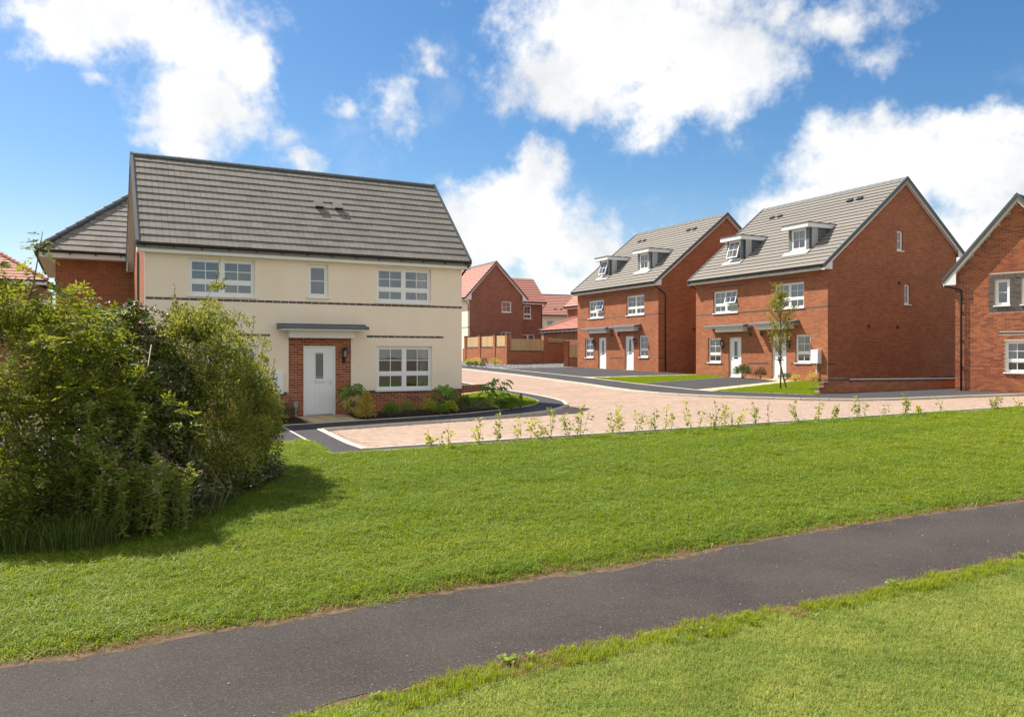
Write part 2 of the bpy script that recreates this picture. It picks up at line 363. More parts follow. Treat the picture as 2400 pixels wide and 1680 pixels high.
def paver_sheet_mat():
    m, N, L, b = new_mat('pink_paving')
    g = N.new('ShaderNodeNewGeometry'); rot = N.new('ShaderNodeMapping'); rot.inputs['Rotation'].default_value = (0, 0, -R(22)); L.new(g.outputs['Position'], rot.inputs['Vector'])
    t = N.new('ShaderNodeTexBrick'); L.new(rot.outputs[0], t.inputs['Vector']); t.inputs['Scale'].default_value = 1
    t.inputs['Brick Width'].default_value = .2; t.inputs['Row Height'].default_value = .1; t.inputs['Mortar Size'].default_value = .004; t.inputs['Mortar Smooth'].default_value = .3
    t.inputs['Color1'].default_value = (0, 0, 0, 1); t.inputs['Color2'].default_value = (1, 1, 1, 1); t.inputs['Mortar'].default_value = (.3, .3, .3, 1)
    r = ramp(N, PVC); L.new(t.outputs['Color'], r.inputs[0])
    big = noise_n(N, L, g.outputs['Position'], .7, 6, .6); rr = ramp(N, [(.84, .82, .81), (1.1, 1.09, 1.08)], [.3, .72]); L.new(big.outputs['Fac'], rr.inputs[0])
    mu = N.new('ShaderNodeMix'); mu.data_type = 'RGBA'; mu.blend_type = 'MULTIPLY'; mu.inputs['Factor'].default_value = 1; L.new(r.outputs[0], mu.inputs['A']); L.new(rr.outputs[0], mu.inputs['B'])
    mx = N.new('ShaderNodeMix'); mx.data_type = 'RGBA'; L.new(t.outputs['Fac'], mx.inputs['Factor']); L.new(mu.outputs['Result'], mx.inputs['A']); mx.inputs['B'].default_value = (.19, .125, .095, 1)
    L.new(mx.outputs['Result'], b.inputs['Base Color']); b.inputs['Roughness'].default_value = .9; b.inputs['Specular IOR Level'].default_value = .2
    iv = N.new('ShaderNodeMath'); iv.operation = 'SUBTRACT'; iv.inputs[0].default_value = 1; L.new(t.outputs['Fac'], iv.inputs[1])
    bump_n(N, L, b, iv.outputs[0], .4, .006); return m
M['paver_sheet'] = paver_sheet_mat()

PL0 = Vector((-3.05, 17.03)); PLD = Vector((.9266, .3759)).normalized(); PLN = Vector((-PLD.y, PLD.x))
def road_off(x, y):
    """the carriageway dips away from its flush near edge"""
    d = (Vector((x, y)) - PL0).dot(PLN)
    return -.002 - .06*max(0, min(1, d/2.6))
def sheet(name, poly, mat, off=0.0, parent=None, cuts=(), skirt=0.0):
    bm = bmesh.new(); vs = [bm.verts.new((x, y, 0)) for x, y in poly]
    bm.faces.new(vs); bm.normal_update()
    for co, no in cuts:
        bmesh.ops.bisect_plane(bm, geom=bm.verts[:]+bm.edges[:]+bm.faces[:], plane_co=(*co, 0), plane_no=(*no, 0))
    bmesh.ops.triangulate(bm, faces=bm.faces[:])
    for v in bm.verts: v.co.z = gz(v.co.x, v.co.y) + (off(v.co.x, v.co.y) if callable(off) else off)
    bm.normal_update()
    for f in bm.faces:
        if f.normal.z < 0: f.normal_flip()
    me = bpy.data.meshes.new(name); bm.to_mesh(me); bm.free(); me.materials.append(mat)
    return put(name, me, parent)
def structure(o): o['kind'] = 'structure'; return o

# base earth, one sheet out to the horizon
def earth():
    xs = [-900, -200, -60, -30, -10, 10, 30, 60, 200, 900]; ys = [-400, -60, -10, 10, 30, 50, 75, 120, 300, 1200]
    m = MB(); m.v = [(x, y, gz(x, y)-.14) for y in ys for x in xs]; n = len(xs)
    for j in range(len(ys)-1):
        for i in range(n-1): m.f.append((j*n+i, j*n+i+1, (j+1)*n+i+1, (j+1)*n+i)); m.m.append(0)
    structure(m.build('ground', M['earth']))
earth()
TAR_LOW = [(-3.63, 16.32), (-1.97, 16.97), (-.82, 17.43), (.82, 18.13), (2.83, 18.98), (5.11, 19.93), (7.83, 21.05), (12.17, 22.85), (15.38, 24.17), (29.5, 30.0)]
PAV_LOW = [(-3.05, 17.03), (-.56, 18.04), (2.89, 19.44), (7.99, 21.51), (15.66, 24.62), (30, 30.44)]
KERB_UP = [(-4.9, 20.73), (-4.1, 21.22), (-3.29, 21.69), (-2.57, 22.06), (-1.6, 22.56), (-.74, 23.11), (.2, 23.85), (.99, 24.67), (1.51, 25.69), (1.8, 26.88), (1.77, 28.25), (1.47, 29.6), (.69, 31.85), (-.52, 34.62), (-1.33, 36.69), (-2.43, 39.67)]
INNER = [(-6.13, 21.48), (-5.34, 21.91), (-4.35, 22.44), (-2.71, 23.23), (-1.47, 24.04), (-.61, 24.86), (.09, 25.63), (.73, 26.74), (.95, 27.87), (.85, 28.98), (.39, 30.58), (-.34, 32.66), (-.82, 33.9)]
FAR_KERB = [(-8, 67), (-3.42, 55.93), (.59, 46.1), (3.57, 37.45), (4.25, 35.1), (5.01, 32.96), (5.98, 31.25), (7.0, 30.2), (8.19, 29.32), (10.39, 28.01), (12.12, 27.6), (13.55, 27.85), (16.2, 28.56), (18.49, 29.07), (30, 33.7)]
FAR_PAVE = [(-9, 74), (-3.8, 61.8), (-.58, 54.64), (3.59, 43.85), (5.85, 37.03), (7.46, 32.85), (8.06, 32.0), (11.1, 29.6)]
PATH_FAR = [(-14, 0.9), (-3.7, 5.82), (-3.27, 6.02), (-2.84, 6.25), (-2.33, 6.5), (-1.86, 6.74), (-1.36, 7.03), (-.61, 7.42), (0, 7.69), (.77, 7.98), (1.62, 8.40), (2.79, 9.1), (4.06, 9.76), (5.46, 10.38), (7.03, 11.06), (20, 17.3)]
PATH_NEAR = [(-12, -.1), (-1.5, 4.96), (-1.16, 5.24), (-.83, 5.41), (-.61, 5.55), (-.28, 5.74), (0, 5.92), (.6, 6.18), (1.07, 6.41), (1.43, 6.62), (1.79, 6.8), (2.39, 6.98), (2.98, 7.22), (3.53, 7.5), (4.43, 8.0), (5.4, 8.48), (20, 15.8)]
def jitter(line, a, step=.25, seed=1):
    r = random.Random(seed); out = []
    for (x0, y0), (x1, y1) in zip(line, line[1:]):
        n = max(1, int(math.hypot(x1-x0, y1-y0)/step))
        if n > 60: n = 8
        for i in range(n):
            t = i/n; out.append((x0+(x1-x0)*t + r.uniform(-a, a)*.4, y0+(y1-y0)*t + r.uniform(-a, a)))
    out.append(line[-1]); return out
PF = jitter(PATH_FAR, .05, .16, 3); PN = jitter(PATH_NEAR, .055, .16, 4)
structure(sheet('lawn', TAR_LOW[::-1] + [(-4.68, 18.44), (-29.5, 5.6), (-29.5, -9.5), (29.5, -9.5)], M['turf'], 0.0))
structure(sheet('soil_margin', [(x, y+.17) for x, y in jitter(PATH_FAR, .09, .14, 8)] + [(x, y-.06) for x, y in jitter(PATH_NEAR, .05, .14, 9)][::-1], M['soil'], .004))
structure(sheet('footpath', PF + PN[::-1], M['path'], .0075))
# estate road of pink blocks
ROAD = PAV_LOW + FAR_KERB[::-1] + [(-14, 64), (-5.6, 47.5)] + KERB_UP[::-1] + [(-3.72, 18.21)]
road = structure(sheet('road', ROAD, M['paver_sheet'], road_off, cuts=[(PL0+PLN*2.6, PLN), (PL0+PLN*1.2, PLN)]))
structure(sheet('near_pavement', TAR_LOW + PAV_LOW[::-1] + [(-3.72, 18.21)] + [(-4.9, 20.73), (-6.13, 21.48), (-4.68, 18.44)], M['tarmac'], .006))
structure(sheet('corner_pavement', KERB_UP + [(-3.0, 39.4), (-.95, 34.2)] + INNER[::-1], M['tarmac'], .012))
structure(sheet('side_driveway', [(-4.72, 18.44), (-6.17, 21.44), (-6.6, 22.25), (-14, 18.6), (-14, 13.62)], M['tarmac'], .007))
structure(sheet('far_pavement', FAR_KERB[:10] + [(11.2, 29.5)] + FAR_PAVE[::-1], M['tarmac'], .008))
structure(sheet('parking_court', [(10.39, 28.01), (12.12, 27.6), (13.55, 27.85), (16.2, 28.56), (18.49, 29.07), (30, 33.7), (30, 48), (16, 48), (14.5, 37.0), (11.2, 29.5)], M['tarmac'], .010))
structure(sheet('left_driveway', [(-.35, 55), (3.62, 43.85), (4.3, 43.2), (10.1, 45.0), (8.85, 47.6), (4.7, 55.9), (4.3, 56.5)], M['tarmac'], .010))
structure(sheet('right_driveway', [(5.91, 37.17), (10.95, 41.35), (11.8, 41.2), (12.35, 39.7), (12.51, 37.71), (7.47, 32.85)], M['tarmac'], .010))
structure(sheet('front_path', [(3.7, 43.6), (4.25, 42.3), (10.3, 44.1), (10.2, 44.8), (4.3, 43.2)], M['slab'], .013))
structure(sheet('front_path', [(7.47, 32.85), (12.51, 37.71), (12.35, 39.7), (11.85, 41.15), (12.05, 41.2), (13.2, 38.9), (14.25, 36.75), (13.5, 37.7), (7.97, 32.04)], M['slab'], .013))
structure(sheet('front_lawn', [(4.25, 42.3), (10.3, 44.1), (10.9, 42.9), (10.95, 41.35), (5.91, 37.17)], M['turf'], .014))
structure(sheet('front_lawn', [(7.97, 32.04), (13.5, 37.7), (14.25, 36.6), (14.4, 36.4), (11.2, 29.5)], M['turf'], .016))
structure(sheet('corner_lawn', [(.09, 25.63), (.73, 26.74), (.95, 27.87), (.85, 28.98), (.39, 30.58), (-.34, 32.66), (-.82, 33.7), (-1.95, 31.68), (-1.7, 26.4), (-1.3, 25.9), (-.3, 25.75)], M['turf'], .018))
structure(sheet('planting_bed', [(-4.35, 22.44), (-2.71, 23.23), (-1.47, 24.04), (-.61, 24.86), (.09, 25.63), (-.3, 25.75), (-1.3, 25.9), (-1.7, 26.4), (-5.0, 24.5)], M['bedsoil'], .022))
structure(sheet('side_planting_bed', [(-6.3, 23.75), (-5.65, 22.0), (-6.2, 21.6), (-8.8, 22.0), (-9.2, 22.25)], M['bedsoil'], .022))
structure(sheet('garden_path', [(-1.95, 31.2), (-.62, 33.3), (-.82, 33.9), (-2.2, 31.9)], M['slab'], .024))
structure(sheet('gravel_bed', [(-6, 66.8), (-3.8, 61.8), (-.6, 54.9), (4.0, 54.9), (4.5, 58), (4.4, 64.6), (-.3, 62.1), (-4.3, 70)], M['gravel'], .006))

def along(line, step, start=0.0):
    """points every step metres along a polyline: (p, q) pairs"""
    pts = [Vector(p) for p in line]; out = []; cur = pts[0]; i = 1; need = step; a = cur.copy()
    while i < len(pts):
        d = (pts[i]-cur).length
        if d < need: need -= d; cur = pts[i]; i += 1
        else:
            cur = cur + (pts[i]-cur).normalized()*need; out.append((a.copy(), cur.copy())); a = cur.copy(); need = step
    if (pts[-1]-a).length > .08: out.append((a, pts[-1]))
    return out
_kb = {}
def kerb_run(name, line, w, top, depth, step=.915, side=0.0, limit=None, mat=None, label=None):
    """kerb stones laid end to end, each stone its own object; side moves the run across its line"""
    root = structure(empty(name, (0, 0, 0)))
    for k, (p, q) in enumerate(along(line, step)):
        if limit and k >= limit: break
        d = (q-p); l = d.length; d.normalize(); n = Vector((-d.y, d.x)); p = p + n*side
        z = gz(p.x, p.y) + (top(p.x, p.y) if callable(top) else top)
        z2 = gz(q.x, q.y) + (top(q.x, q.y) if callable(top) else top)
        key = (name, round(l, 2), w, depth)
        if key not in _kb:
            L_ = round(l, 2)-.008; b = .012
            m = MB(); m.prism([(0, -depth), (w, -depth), (w, -b), (w-b, 0), (b, 0), (0, -b)], 0, L_, 'x'); _kb[key] = m.mesh('kerb_stone', mat or M['kerb'])
        put('kerb_stone', _kb[key], root, (p.x, p.y, z), (0, -math.atan2(z2-z, l), math.atan2(d.y, d.x)))
    return root
kerb_run('road_edging', PAV_LOW, .12, lambda x, y: .010, .14, side=0.0, limit=28)
kerb_run('lawn_edging', TAR_LOW, .05, .014, .12, side=-.03, limit=26)
kerb_run('driveway_edging', [(-3.63, 16.32), (-6.13, 21.48)], .06, .014, .12)
kerb_run('side_edging', [(-4.70, 18.42), (-9.0, 16.2)], .05, .014, .12)
kerb_run('pavement_kerb', [(-3.05, 17.03), (-3.35, 17.5), (-3.72, 18.21), (-4.9, 20.73)], .16, .012, .2, side=-.02)
kerb_run('corner_kerb', KERB_UP, .125, .022, .2, step=.6, side=-.09)
kerb_run('garden_edging', INNER, .05, .03, .12, step=.6, side=-.02)
kerb_run('far_kerb', FAR_KERB[::-1], .125, .020, .2, side=-.05)
kerb_run('far_edging', FAR_PAVE[1:], .06, .022, .12, side=0)
kerb_run('lawn_strip_edging', [(5.91, 37.17), (10.9, 41.3)], .05, .02, .1)

# block pavers of the near end of the road, herringbone: the ones that show largest are objects, the rest one joined part
def in_poly(x, y, poly):
    c = False; j = len(poly)-1
    for i in range(len(poly)):
        xi, yi = poly[i]; xj, yj = poly[j]
        if (yi > y) != (yj > y) and x < (xj-xi)*(y-yi)/(yj-yi)+xi: c = not c
        j = i
    return c
def pavers():
    me = MB().box(.003, .003, -.03, .197, .097, 0).mesh('paver', M['paver'])
    mev = MB().box(.003, .003, -.03, .097, .197, 0).mesh('paver', M['paver'])
    shrunk = [(-2.86, 17.27), (15.5, 24.7), (15.5, 28.2), (13.4, 27.75), (12.1, 27.45), (10.3, 27.85), (7.0, 30.0), (4.9, 32.9), (3.4, 37.4), (-1.2, 36.9), (-.42, 34.6), (.85, 31.85), (1.63, 29.6), (1.92, 28.25), (1.94, 26.88), (1.65, 25.62), (1.1, 24.55), (.3, 23.73), (-.68, 22.97), (-1.55, 22.43), (-2.5, 21.94), (-3.2, 21.56), (-4.65, 20.72), (-3.52, 18.3)]
    ca, sa = PLD.x, PLD.y; items = []
    for a in range(-60, 280):
        for b in range(0, 170):
            d = (a-b) % 4
            if d not in (0, 3): continue
            u, v = a*.1, b*.1+.14
            cu, cv = (u+.1, v+.05) if d == 0 else (u+.05, v+.1)
            x, y = PL0.x+ca*cu-sa*cv, PL0.y+sa*cu+ca*cv
            if y > 27.5 or not in_poly(x, y, shrunk) or x/y > .68: continue
            items.append((x*x+y*y, u, v, d))
    items.sort(); jm = MB(); rn = []
    rz = math.atan2(sa, ca)
    for k, (_, u, v, d) in enumerate(items):
        x, y = PL0.x+ca*u-sa*v, PL0.y+sa*u+ca*v
        jz = random.uniform(-.0015, .0015)
        if k < 300:
            z = gz(x, y)+road_off(x, y)+.009+jz
            dx = .2 if d == 0 else 0
            sl = (gz(x+ca*.1, y+sa*.1)+road_off(x+ca*.1, y+sa*.1)-gz(x, y)-road_off(x, y))/.1
            sv = (gz(x-sa*.1, y+ca*.1)+road_off(x-sa*.1, y+ca*.1)-gz(x, y)-road_off(x, y))/.1
            put('paver', me if d == 0 else mev, road, (x, y, z), (math.atan(sv), -math.atan(sl), rz))
        else:
            w, h = (.2, .1) if d == 0 else (.1, .2)
            pts = []
            for (uu, vv) in ((u+.003, v+.003), (u+w-.003, v+.003), (u+w-.003, v+h-.003), (u+.003, v+h-.003)):
                xx, yy = PL0.x+ca*uu-sa*vv, PL0.y+sa*uu+ca*vv
                pts.append((xx, yy, gz(xx, yy)+road_off(xx, yy)+.009+jz))
            jm.face(pts); rn.append(random.random())
    o = jm.build('block_paving', M['paver'], road); tag(o, kind='stuff')
    at = o.data.attributes.new('rnd', 'FLOAT', 'FACE'); at.data.foreach_set('value', rn)
pavers()
# ------------------------------------------------------------------ building kit
def wall(name, parent, outline, mat, holes=(), reveal=.09, loc=(0, 0, 0), rz=0.0, y=0.0, rev_mat=None, thick=0.0):
    """a wall face in its own frame: x along, z up, y into the house; openings get reveals"""
    bm = bmesh.new(); bm.faces.new([bm.verts.new((px, y, pz)) for px, pz in outline]); bm.normal_update()
    for x0, z0, x1, z1 in holes:
        for co, no in (((x0, 0, 0), (1, 0, 0)), ((x1, 0, 0), (1, 0, 0)), ((0, 0, z0), (0, 0, 1)), ((0, 0, z1), (0, 0, 1))):
            bmesh.ops.bisect_plane(bm, geom=bm.verts[:]+bm.edges[:]+bm.faces[:], plane_co=co, plane_no=no)
    kill = []
    for f in bm.faces:
        c = f.calc_center_median()
        if any(x0 < c.x < x1 and z0 < c.z < z1 for x0, z0, x1, z1 in holes): kill.append(f)
    bmesh.ops.delete(bm, geom=kill, context='FACES')
    for f in bm.faces:
        f.normal_update()
        if f.normal.y > 0: f.normal_flip()
    for x0, z0, x1, z1 in holes:
        P = [(x0, z0), (x1, z0), (x1, z1), (x0, z1)]
        for (ax, az), (bx, bz) in zip(P, P[1:]+P[:1]):
            bm.faces.new([bm.verts.new(q) for q in ((ax, y, az), (bx, y, bz), (bx, y+reveal, bz), (ax, y+reveal, az))]).material_index = 1 if rev_mat else 0
    if thick:
        P = outline
        for (ax, az), (bx, bz) in zip(P, P[1:]+P[:1]):
            bm.faces.new([bm.verts.new(q) for q in ((ax, y, az), (bx, y, bz), (bx, y+thick, bz), (ax, y+thick, az))])
    me = bpy.data.meshes.new(name); bm.to_mesh(me); bm.free(); me.materials.append(mat)
    if rev_mat: me.materials.append(rev_mat)
    return put(name, me, parent, loc, (0, 0, rz))

def window(parent, x, z, w, h, cols=1, rows=((1, 1, 2),), loc=(0, 0, 0), rz=0.0, depth=.075, opened=(), sill=.05, curtain=0, room=True, sill_t=.045, fr=.055, blind=None):
    """uPVC window; (x, z) lower left corner on the wall; rows from the bottom: (share, panes across, panes up); opened: (col, row) lights hung out at the top"""
    c, s = math.cos(rz), math.sin(rz)
    W = MB(); rh = []; z0 = 0
    tot = sum(r[0] for r in rows)
    cw = w/cols
    W.box(0, 0, 0, fr, .07, h); W.box(w-fr, 0, 0, w, .07, h); W.box(fr, 0, 0, w-fr, .07, fr); W.box(fr, 0, h-fr, w-fr, .07, h)
    zs = [fr]
    for r in rows: zs.append(zs[-1]+(h-2*fr)*r[0]/tot)
    for i in range(1, cols): W.box(cw*i-.03, .001, fr, cw*i+.03, .069, h-fr)
    for k in range(1, len(rows)):
        for i in range(cols):
            a = fr if i == 0 else cw*i+.03; b = w-fr if i == cols-1 else cw*(i+1)-.03
            W.box(a, .002, zs[k]-.025, b, .068, zs[k]+.025)
    wo = W.build('window', M['white'], parent, (loc[0]+c*x-s*depth, loc[1]+s*x+c*depth, z), (0, 0, rz))
    if sill: boxo('sill', wo, -.045, -depth-sill, -sill_t, w+.045, .03, -.002, M['white'])
    for k, r in enumerate(rows):
        for i in range(cols):
            a = (fr if i == 0 else cw*i+.03)+.002; b = (w-fr if i == cols-1 else cw*(i+1)-.03)-.002
            lo = (fr if k == 0 else zs[k]+.025)+.002; hi = (h-fr if k == len(rows)-1 else zs[k+1]-.025)-.002
            lw, lh, t = b-a, hi-lo, .045
            m = MB(); m.box(0, 0, -lh, t, .05, 0); m.box(lw-t, 0, -lh, lw, .05, 0); m.box(t, 0, -lh, lw-t, .05, -lh+t); m.box(t, 0, -t, lw-t, .05, 0)
            op = (i, k) in opened
            so = m.build('sash', M['white'], wo, (a, -.012 if op else .008, hi), (R(-17) if op else 0, 0, 0))
            # bars and panes share the sash's frame (still sub-parts of the window)
            Mx = Matrix.Translation(so.location) @ Euler(so.rotation_euler).to_matrix().to_4x4()
            nx, nz = r[1], r[2]; gw, gh = (lw-2*t)/nx, (lh-2*t)/nz
            for q in range(1, nx):
                o = boxo('glazing_bar', wo, 0, 0, 0, .022, .028, lh-2*t, M['white']); o.location = Mx @ Vector((t+gw*q-.011, .011, -lh+t)); o.rotation_euler = so.rotation_euler
            for q in range(1, nz):
                o = boxo('glazing_bar', wo, 0, 0, 0, lw-2*t, .024, .022, M['white']); o.location = Mx @ Vector((t, .013, -lh+t+gh*q-.011)); o.rotation_euler = so.rotation_euler
            for p in range(nx):
                for q in range(nz):
                    key = ('pane', round(gw, 3), round(gh, 3))
                    if key not in _boxes:
                        pm = MB(); pm.face([(0, 0, 0), (gw, 0, 0), (gw, 0, gh), (0, 0, gh)]); _boxes[key] = pm.mesh('pane', M['glass'])
                    put('pane', _boxes[key], wo, Mx @ Vector((t+gw*p, .026, -lh+t+gh*q)), so.rotation_euler)
    if room:
        d = room if not isinstance(room, bool) else .9; e = .25
        m = MB(); x0, x1, a0, a1 = -e, w+e, -.5, h+.12
        m.face([(x0, d, a0), (x1, d, a0), (x1, d, a1), (x0, d, a1)]); m.face([(x0, .09, a0), (x0, d, a0), (x0, d, a1), (x0, .09, a1)]); m.face([(x1, .09, a0), (x1, d, a0), (x1, d, a1), (x1, .09, a1)])
        m.face([(x0, .09, a0), (x1, .09, a0), (x1, d, a0), (x0, d, a0)]); m.face([(x0, .09, a1), (x1, .09, a1), (x1, d, a1), (x0, d, a1)])
        m.build('room', M['room'], wo)
    if curtain:
        for sd in ((0, 1) if curtain == 2 else (curtain-3,)):
            m = MB(); cwid = w*.19; x0 = .03 if sd == 0 else w-.03-cwid; n = 14
            P = [(x0+cwid*i/n, .17+.025*math.sin(i*2.1)) for i in range(n+1)]
            for (ax, ay), (bx, by) in zip(P, P[1:]):
                m.face([(ax, ay, .02), (bx, by, .02), (bx, by, h-.03), (ax, ay, h-.03)])
            m.build('curtain', M['curtain'], wo, smooth=True)
    if blind:
        m = MB()
        for i in range(int((h-.1)/.05)): m.box(.06, .12, .05+i*.05, w-.06, .15, .056+i*.05)
        m.build('blind', M['curtain'], wo)
    return wo
A2 = ((.36, 2, 1), (.64, 2, 2)); B1 = ((.34, 2, 1), (.66, 2, 2))

def door(parent, x, z, w, h, loc=(0, 0, 0), rz=0.0, depth=.07, hinge=-1, detail=True):
    f = MB(); t = .065
    f.box(0, 0, 0, t, .08, h); f.box(w-t, 0, 0, w, .08, h); f.box(t, 0, h-t, w-t, .08, h)
    d = f.build('door', M['white'], parent, (loc[0]+x, loc[1]+depth, z), (0, 0, rz))
    boxo('threshold', d, t, -.02, 0, w-t, .08, .045, M['chrome'] if detail else M['white'])
    lw, lh = w-2*t-.008, h-t-.055
    L_ = MB(); gx0, gx1, g0, g1 = lw*.36, lw*.64, lh*.54, lh*.935        # vision panel
    L_.box(0, 0, 0, gx0, .045, lh); L_.box(gx1, 0, 0, lw, .045, lh); L_.box(gx0, 0, 0, gx1, .045, g0); L_.box(gx0, 0, g1, gx1, .045, lh)
    for a, b, q0, q1 in ((.0, .13, 0, lh), (lw-.13, lw, 0, lh), (.13, lw-.13, lh-.14, lh), (.13, lw-.13, 0, .2)): L_.box(a, -.006, q0, b, .001, q1)
    for k in range(4):                                                    # boarded centre
        xx = .13+(lw-.26)*k/4
        for q0, q1 in ((.2, g0-.04), (g1+.02, lh-.14)): L_.box(xx+.006, -.004, q0+.006, xx+(lw-.26)/4-.006, .001, q1-.006)
    leaf = L_.build('door_leaf', M['white'], d, (t+.004, .018, .05))
    b = MB(); e = .03
    b.box(gx0-e, -.014, g0-e, gx0, .002, g1+e); b.box(gx1, -.014, g0-e, gx1+e, .002, g1+e); b.box(gx0, -.014, g0-e, gx1, .002, g0); b.box(gx0, -.014, g1, gx1, .002, g1+e)
    b.build('glass_surround', M['white'], d, (t+.004, .018, .05))
    g = MB(); g.face([(gx0, .02, g0), (gx1, .02, g0), (gx1, .02, g1), (gx0, .02, g1)]); g.build('door_glass', M['door_glass'], d, (t+.004, .018, .05))
    if detail:
        for q in (g0+.05, g1-.05): boxo('leaded_bar', d, t+.004+gx0, .03, .05+q, t+.004+gx1, .036, .05+q+.008, M['white'])
    lb = MB(); lb.box(0, -.014, 0, .29, .002, .065); lb.box(.02, -.02, .012, .27, -.012, .052)
    lb.build('letterbox', M['chrome'] if detail else M['black'], d, (t+lw/2-.14, .012, .05+g0-.13))
    hx = w-t-.09 if hinge < 0 else t+.05
    hd = MB(); hd.box(0, -.01, -.1, .035, .004, .12); hd.box(.008, -.045, .02, .026, -.008, .038)
    hd.box(.008 if hinge > 0 else -.10, -.055, .02, .13 if hinge > 0 else .026, -.04, .038); hd.box(.006, -.016, -.09, .03, -.006, -.06)
    hd.build('door_handle', M['chrome'], d, (hx, .018, .05+lh*.48))
    return d

def lantern(parent, x, z, y=0.0):
    """black coach lantern on a wall bracket"""
    m = MB(); m.box(-.05, -.02, -.23, .05, 0, -.02); m.tube([(0, -.02, -.13), (0, -.09, -.15), (0, -.13, -.11), (0, -.13, -.06)], .012, 6)
    m.lathe([(.0, -.075), (.03, -.07), (.045, -.05), (.05, -.04), (0, -.04)], (0, -.13, 0), 6)
    o = m.build('wall_lantern', M['black'], parent, (x, y, z))
    c = MB()
    for k in range(6):
        a = 2*math.pi*k/6
        c.tube([(.048*math.cos(a), -.13+.048*math.sin(a), -.04), (.085*math.cos(a), -.13+.085*math.sin(a), .16)], .006, 4)
    c.lathe([(.105, .15), (.1, .17), (.06, .22), (.035, .235), (.03, .25), (.012, .26), (.012, .28), (.0, .29)], (0, -.13, 0), 6)
    c.build('lantern_cage', M['black'], o)
    g = MB(); g.lathe([(.044, -.038), (.08, .152)], (0, -.13, 0), 6); g.build('lantern_glass', M['glass'], o)
    b = MB(); b.lathe([(.012, -.03), (.015, .02), (.022, .06), (.015, .1), (0, .11)], (0, -.13, 0), 8); b.build('lantern_bulb', M['white'], o)
    return o

class Slope:
    """a roof plane in house coordinates: eave at (y0, z0) rising to (y1, z1)"""
    def __init__(s, y0, z0, y1, z1):
        s.y0, s.z0 = y0, z0; s.len = math.hypot(y1-y0, z1-z0); s.th = math.atan2(z1-z0, y1-y0)
        s.c, s.s = math.cos(s.th), math.sin(s.th)
    def p(s, x, d, h=0.0): return (x, s.y0+s.c*d-s.s*h, s.z0+s.s*d+s.c*h)
_tiles = {}
def tile_mesh(w, g, nose, split, mat):
    k = (round(w, 3), round(g, 3), nose, split, mat.name)
    if k in _tiles: return _tiles[k]
    m = MB(); L_ = g*1.12; cols = [(.0025, w/2-.003), (w/2+.003, w-.0025)] if split else [(.002, w-.002)]
    for a, b in cols:
        m.v += [(a, 0, nose-.03), (b, 0, nose-.03), (b, L_, -.012), (a, L_, -.012), (a, .004, nose), (b, .004, nose), (b, L_, .006), (a, L_, .006)]
        n = len(m.v)-8
        for q in ((4, 5, 6, 7), (0, 1, 5, 4), (1, 2, 6, 5), (3, 0, 4, 7)): m.f.append(tuple(n+i for i in q)); m.m.append(0)
    if split: m.box(w/2-.004, .01, nose-.03, w/2+.004, L_, nose*.12-.002)
    _tiles[k] = m.mesh('roof_tile', mat); return _tiles[k]
def roof_cover(roof, S, x0, x1, mat, gauge=.33, tiles=False, tw=.33, nose=.04, limit=300, clip=None, split=True, cname='tile_course'):
    n = max(1, round(S.len/gauge)); g = S.len/n
    if not tiles:
        for i in range(n):
            m = MB(); L_ = g*1.1 if i < n-1 else g
            a, b = x0, x1
            if clip: a, b = clip(g*i, a, b)
            if b-a < .05: continue
            A = [S.p(a, g*i, nose-.035), S.p(b, g*i, nose-.035), S.p(b, g*i, nose), S.p(a, g*i, nose), S.p(b, g*i+L_, .004), S.p(a, g*i+L_, .004)]
            m.face([A[0], A[1], A[2], A[3]]); m.face([A[3], A[2], A[4], A[5]]); m.face([A[0], A[3], A[5]]); m.face([A[1], A[4], A[2]])
            m.build(cname, mat, roof)
        return
    cols = round((x1-x0)/tw); w = (x1-x0)/cols; items = []
    for i in range(n):
        off = 0 if i % 2 == 0 else w/2
        for j in range(cols+1):
            a, b = x0+j*w-off, x0+(j+1)*w-off
            a, b = max(a, x0), min(b, x1)
            if b-a < .03: continue
            if clip:
                ca, cb = clip(g*(i+.5), x0, x1)
                if (a+b)/2 < ca or (a+b)/2 > cb: continue
            items.append((i, a, b))
    items.sort(key=lambda t: (t[0], t[1]))
    rest = items[limit:]
    if limit < len(items):          # show-largest: nearest end and lowest courses first
        items.sort(key=lambda t: t[1]*.7+t[0]*g*.5); rest = items[limit:]; items = items[:limit]
    for i, a, b in items:
        put('roof_tile', tile_mesh(b-a, g, nose, split and b-a > w*.7, mat), roof, S.p(a, g*i, random.uniform(-.0015, .003)), (S.th+random.uniform(-.003, .003), random.uniform(-.004, .004), 0))
    if rest:
        m = MB(); rn = []
        for i, a, b in rest:
            for (p, q) in (((a+.0025, (a+b)/2-.003), ((a+b)/2+.003, b-.0025)) if split and b-a > w*.7 else ((a+.0025, b-.0025),)):
                A = [S.p(p, g*i, nose-.03), S.p(q, g*i, nose-.03), S.p(q, g*i, nose), S.p(p, g*i, nose), S.p(q, g*i+g*1.12, .006), S.p(p, g*i+g*1.12, .006)]
                m.face([A[0], A[1], A[2], A[3]]); m.face([A[3], A[2], A[4], A[5]]); rn += [0, 0]
            r = random.random(); rn[-2:] = [r, r]
            if split and b-a > w*.7: rn[-4:] = [r]*4
        o = m.build('roof_tiling', mat, roof); tag(o, kind='stuff')
        at = o.data.attributes.new('rnd', 'FLOAT', 'FACE'); at.data.foreach_set('value', rn)
